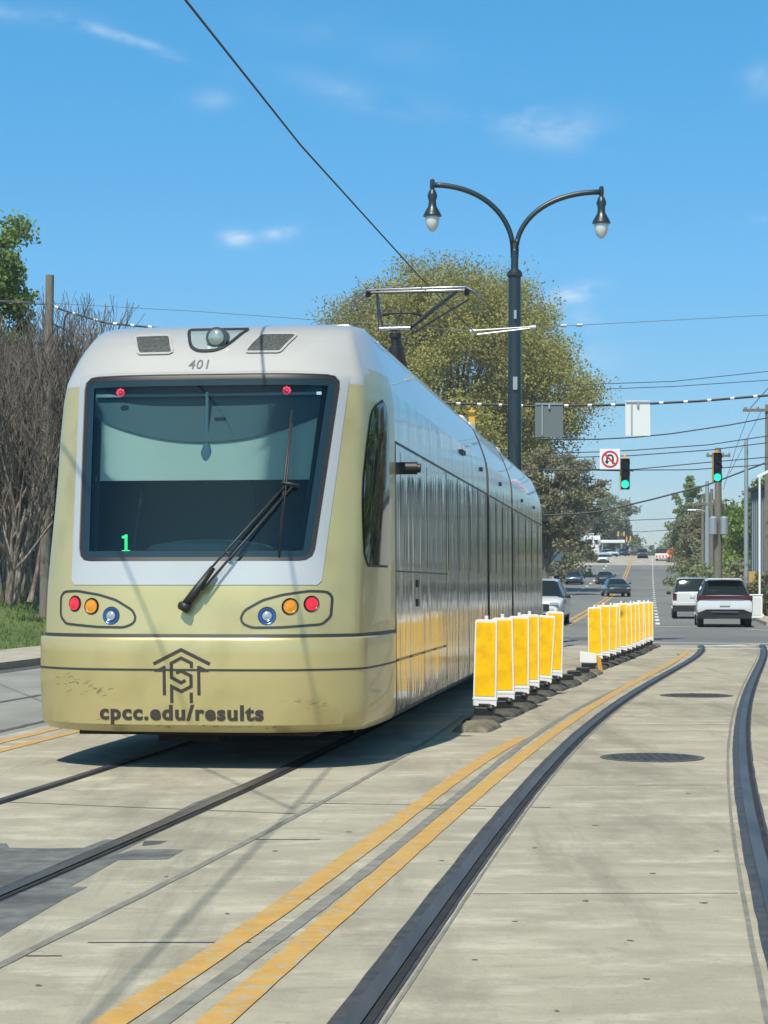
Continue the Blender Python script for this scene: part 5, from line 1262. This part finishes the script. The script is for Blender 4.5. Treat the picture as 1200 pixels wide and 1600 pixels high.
spots = [(12, 52, 1.0, 'bare pale-trunked tree at the left edge, nearest the road'), (38, 56, 1.05, 'bare tree just left of the wooden utility pole'), (62, 60, 1.1, 'bare tree right behind the wooden utility pole'), (92, 64, 1.08, 'bare tree seen between the pole and the tram'),
         (-20, 60, 1.0, 'bare tree cut by the left edge of the view'), (25, 66, 1.2, 'taller bare tree in the second row at left'), (75, 71, 1.2, 'bare tree in the second row behind the pole'), (112, 74, 1.05, 'bare tree half hidden behind the tram cab'),
         (4, 58, 1.05, 'bare tree leaning behind the leftmost pale trunk'), (30, 62, 1.15, 'bare tree in the gap left of the wooden pole, second row'), (84, 58, 1.0, 'short bare tree right of the wooden pole by the grass'), (100, 69, 1.0, 'bare tree close to the tram cab, second row'), (55, 74, 1.15, 'tall bare tree straight behind the wooden pole'), (10, 70, 1.2, 'tall bare tree near the left edge, third row'),
         (-5, 76, 1.25, 'bare tree in the back row at the left edge'), (50, 80, 1.25, 'bare tree in the back row against the brick wall'), (130, 84, 1.1, 'bare tree hidden mostly by the tram, back row')]
for i, (x, Y, s_, lab) in enumerate(spots):
    o = protos[i] if i < 3 else copy_tree(protos[i % 3]); o.location = (at(x, 900, Y).x, Y, .95 if Y < 70 else .8); o.rotation_euler = (0, 0, i * 1.3); o.scale = (s_ * .9, s_ * .9, s_); tag(o, lab, 'tree', 'bare trees on the left bank')
# grass tufts on the bank
rng = np.random.default_rng(5); n = 16000; Yg = rng.uniform(30, 66, n); dx = rng.uniform(-22, -9.7, n); Xg = .133 * Yg - 3.53 + dx - np.maximum(0, Yg - 47) * .02
Zg = np.interp(-dx, [9.6, 11.5, 14, 17, 24], [.10, .28, .75, 1.2, 1.3]) - .02; a = rng.uniform(0, PI, n); hh = rng.uniform(.05, .17, n); w = .03
V = np.stack([np.stack([Xg - np.cos(a) * w, Yg - np.sin(a) * w, Zg], 1), np.stack([Xg + np.cos(a) * w, Yg + np.sin(a) * w, Zg], 1), np.stack([Xg + rng.normal(0, .04, n), Yg, Zg + hh], 1)], 1).reshape(-1, 3)
gr = np_mesh('grass', V, np.arange(n * 3).reshape(-1, 3), LM['green'], None); tag(gr, 'short green grass on the left bank under the bare trees', 'grass', None, 'stuff')
b = MB(); b.box((60, 700, 20), (1400, 1680, 1)); b.v = [(x, y, (-16 if z < 20 else 48)) for x, y, z in b.v]
hm = bpy.data.materials.new('air_haze'); hm.use_nodes = True; hn = hm.node_tree; hn.nodes.remove(hn.nodes['Principled BSDF']); pv = hn.nodes.new('ShaderNodeVolumePrincipled')
pv.inputs['Color'].default_value = (.86, .93, 1, 1); pv.inputs['Density'].default_value = .00038; pv.inputs['Anisotropy'].default_value = .2; hn.links.new(pv.outputs[0], hn.nodes['Material Output'].inputs['Volume'])
hz = b.build('haze', hm); hz['kind'] = 'stuff'
# shops and trees added outside the view for the polished tram flank to mirror

wall = lambda *a, **k: wall_box(*a, **k)
def shop(X0, X1, Y, depth, h, name, lab, wm, wins):
    t = thing(name, lab, 'building', ((X0 + X1) / 2, Y, 0)); w = X1 - X0; b = MB(); b.box((0, depth / 2, h / 2), (w, depth, h)); b.build('wall', wm, t); b = MB(); b.box((0, depth / 2, h + .15), (w + .4, depth + .4, .3)); b.build('roof', M['galv'], t)
    for yy_ in wins: f = MB(); f.box((-w / 2 - .03, yy_, 1.6), (.06, 2.2, 1.8)); f.build('window', M['carglass'], t)
shop(18.5, 32, 74, 9, 5.2, 'shop_building', 'pale low shop building right of the junction, outside the view', mat('pale_render', (.6, .58, .52), .8), (2, 5, 8))
shop(30, 44, 40, 16, 6.0, 'brick_shop', 'brick shop building right of the street before the junction', M['brick'], (3, 8, 12))
for i_, (x_, y_, h_, k_) in enumerate(((20.5, 46, 8.5, 'green'), (25, 62, 9.5, 'dark'), (24, 36, 8, 'olive'), (30, 72, 11, 'dark'), (36, 88, 12, 'grey'), (22, 22, 8, 'green'))):
    tree('tree', ['small green street tree at the right kerb before the junction', 'dark street tree at the corner beside the pale shop', 'olive street tree in front of the brick shop', 'taller dark tree between the two shops', 'grey-green tree behind the pale shop', 'green street tree nearest the viewer on the right pavement'][i_], x_, y_, h_, h_ * .36, k_, .2, 8000, .26, 80 + i_, clumps=90, trunk=.2, base=0)
# ================================================================== sky and sun
LDIR = Vector((.21, .60, -1.0)).normalized()
sun = bpy.data.lights.new('sun', 'SUN'); sun.energy = 4.9; sun.angle = math.radians(.53); sun.color = (1, .93, .81)
so = bpy.data.objects.new('sun', sun); col.objects.link(so); so.rotation_euler = LDIR.to_track_quat('-Z', 'Y').to_euler()
elev = math.asin(-LDIR.z); sdir = -LDIR; rot = math.atan2(sdir.x, sdir.y)
wld = bpy.data.worlds.new('World'); sc.world = wld; wld.use_nodes = True; nt = wld.node_tree; N = nt.nodes; L = nt.links; bg = N['Background']
sky = N.new('ShaderNodeTexSky'); sky.sky_type = 'NISHITA'; sky.sun_disc = False; sky.sun_elevation = elev; sky.sun_rotation = rot; sky.air_density = 1.0; sky.dust_density = .6; sky.ozone_density = 2.5
tc = N.new('ShaderNodeTexCoord'); sp = N.new('ShaderNodeSeparateXYZ'); L.new(tc.outputs['Generated'], sp.inputs[0])
zm = N.new('ShaderNodeMath'); zm.operation = 'MULTIPLY_ADD'; zm.inputs[1].default_value = 1.9; zm.inputs[2].default_value = .03; L.new(sp.outputs['Z'], zm.inputs[0])
cb_ = N.new('ShaderNodeCombineXYZ'); L.new(sp.outputs['X'], cb_.inputs['X']); L.new(sp.outputs['Y'], cb_.inputs['Y']); L.new(zm.outputs[0], cb_.inputs['Z'])
nv = N.new('ShaderNodeVectorMath'); nv.operation = 'NORMALIZE'; L.new(cb_.outputs[0], nv.inputs[0]); L.new(nv.outputs[0], sky.inputs['Vector'])
hs = N.new('ShaderNodeHueSaturation'); hs.inputs['Saturation'].default_value = 1.12; hs.inputs['Value'].default_value = 1.0; hs.inputs['Hue'].default_value = .485; L.new(sky.outputs[0], hs.inputs['Color'])
gr_ = N.new('ShaderNodeMapRange'); gr_.inputs['From Min'].default_value = .02; gr_.inputs['From Max'].default_value = .26; L.new(sp.outputs['Z'], gr_.inputs['Value'])
gm = N.new('ShaderNodeMix'); gm.data_type = 'RGBA'; gm.blend_type = 'MULTIPLY'; L.new(gr_.outputs[0], gm.inputs['Factor']); L.new(hs.outputs['Color'], gm.inputs['A']); gm.inputs['B'].default_value = (.68, 1.32, 1.48, 1)
gh = N.new('ShaderNodeMapRange'); gh.inputs['From Min'].default_value = .16; gh.inputs['From Max'].default_value = .0; L.new(sp.outputs['Z'], gh.inputs['Value'])
gm2 = N.new('ShaderNodeMix'); gm2.data_type = 'RGBA'; gm2.blend_type = 'MULTIPLY'; L.new(gh.outputs[0], gm2.inputs['Factor']); L.new(gm.outputs['Result'], gm2.inputs['A']); gm2.inputs['B'].default_value = (.93, .74, .64, 1)
gz = N.new('ShaderNodeMapRange'); gz.inputs['From Min'].default_value = .32; gz.inputs['From Max'].default_value = .7; L.new(sp.outputs['Z'], gz.inputs['Value'])
gm3 = N.new('ShaderNodeMix'); gm3.data_type = 'RGBA'; gm3.blend_type = 'MULTIPLY'; L.new(gz.outputs[0], gm3.inputs['Factor']); L.new(gm2.outputs['Result'], gm3.inputs['A']); gm3.inputs['B'].default_value = (.55, .40, .35, 1)
cur = gm3.outputs['Result']
# thin clouds: elongated soft spots on the dome broken up by noise
nz = N.new('ShaderNodeTexNoise'); nz.inputs['Scale'].default_value = 26; nz.inputs['Detail'].default_value = 7; nz.inputs['Roughness'].default_value = .62
mp = N.new('ShaderNodeMapping'); mp.inputs['Scale'].default_value = (1, 1, 2.2); L.new(tc.outputs['Generated'], mp.inputs['Vector']); L.new(mp.outputs[0], nz.inputs['Vector'])
nzm = N.new('ShaderNodeMapRange'); nzm.inputs['From Min'].default_value = .38; nzm.inputs['From Max'].default_value = .68; L.new(nz.outputs['Fac'], nzm.inputs['Value'])
def cloud(x, y, rx, ry, ang, amt, noisy=1.0):
    global cur
    d = Vector(((x - 600) / F, 1, (HZ - y) / F)).normalized(); right = Vector((1, 0, 0)); rgt = (right - d * right.dot(d)).normalized(); up = d.cross(rgt) * -1
    if up.z < 0: up = -up
    a_ = math.radians(ang); U = rgt * math.cos(a_) + up * math.sin(a_); Vv = up * math.cos(a_) - rgt * math.sin(a_); outs = []
    for vec, s_ in ((U, rx / F), (Vv, ry / F)):
        sb = N.new('ShaderNodeVectorMath'); sb.operation = 'SUBTRACT'; L.new(tc.outputs['Generated'], sb.inputs[0]); sb.inputs[1].default_value = d
        dp = N.new('ShaderNodeVectorMath'); dp.operation = 'DOT_PRODUCT'; L.new(sb.outputs[0], dp.inputs[0]); dp.inputs[1].default_value = vec / s_
        sq = N.new('ShaderNodeMath'); sq.operation = 'POWER'; ab = N.new('ShaderNodeMath'); ab.operation = 'ABSOLUTE'; L.new(dp.outputs['Value'], ab.inputs[0]); L.new(ab.outputs[0], sq.inputs[0]); sq.inputs[1].default_value = 2; outs.append(sq.outputs[0])
    ad = N.new('ShaderNodeMath'); L.new(outs[0], ad.inputs[0]); L.new(outs[1], ad.inputs[1])
    ng = N.new('ShaderNodeMath'); ng.operation = 'MULTIPLY'; ng.inputs[1].default_value = -1; L.new(ad.outputs[0], ng.inputs[0]); ex = N.new('ShaderNodeMath'); ex.operation = 'EXPONENT'; L.new(ng.outputs[0], ex.inputs[0])
    ml = N.new('ShaderNodeMath'); ml.operation = 'MULTIPLY'; L.new(ex.outputs[0], ml.inputs[0])
    if noisy: L.new(nzm.outputs[0], ml.inputs[1])
    else: ml.inputs[1].default_value = 1
    m2 = N.new('ShaderNodeMath'); m2.operation = 'MULTIPLY'; m2.inputs[1].default_value = amt * .62; m2.use_clamp = True; L.new(ml.outputs[0], m2.inputs[0])
    mx = N.new('ShaderNodeMix'); mx.data_type = 'RGBA'; L.new(m2.outputs[0], mx.inputs['Factor']); L.new(cur, mx.inputs['A']); mx.inputs['B'].default_value = (5.2, 5.8, 6.3, 1); cur = mx.outputs['Result']
for c in ((370, 373, 22, 13, 0, 1.3), (438, 364, 26, 11, 8, 1.0), (892, 461, 40, 12, 14, 1.5), (850, 195, 90, 28, -8, .75), (210, 65, 90, 7, -18, .9), (30, 20, 90, 14, -8, .35), (560, 150, 130, 20, -14, .30), (330, 155, 30, 14, 0, .4), (1190, 130, 30, 30, 0, .35), (540, 60, 160, 30, -12, .12), (880, 560, 90, 60, 20, .35), (1190, 340, 40, 8, 0, .3), (915, 500, 18, 22, 30, .6)):
    cloud(*c)
L.new(cur, bg.inputs['Color']); bg.inputs['Strength'].default_value = .15

sc.view_settings.view_transform = 'Standard'; sc.view_settings.look = 'None'; sc.view_settings.exposure = 0.17; sc.view_settings.gamma = 1.0
sc.render.resolution_x = 768; sc.render.resolution_y = 1024
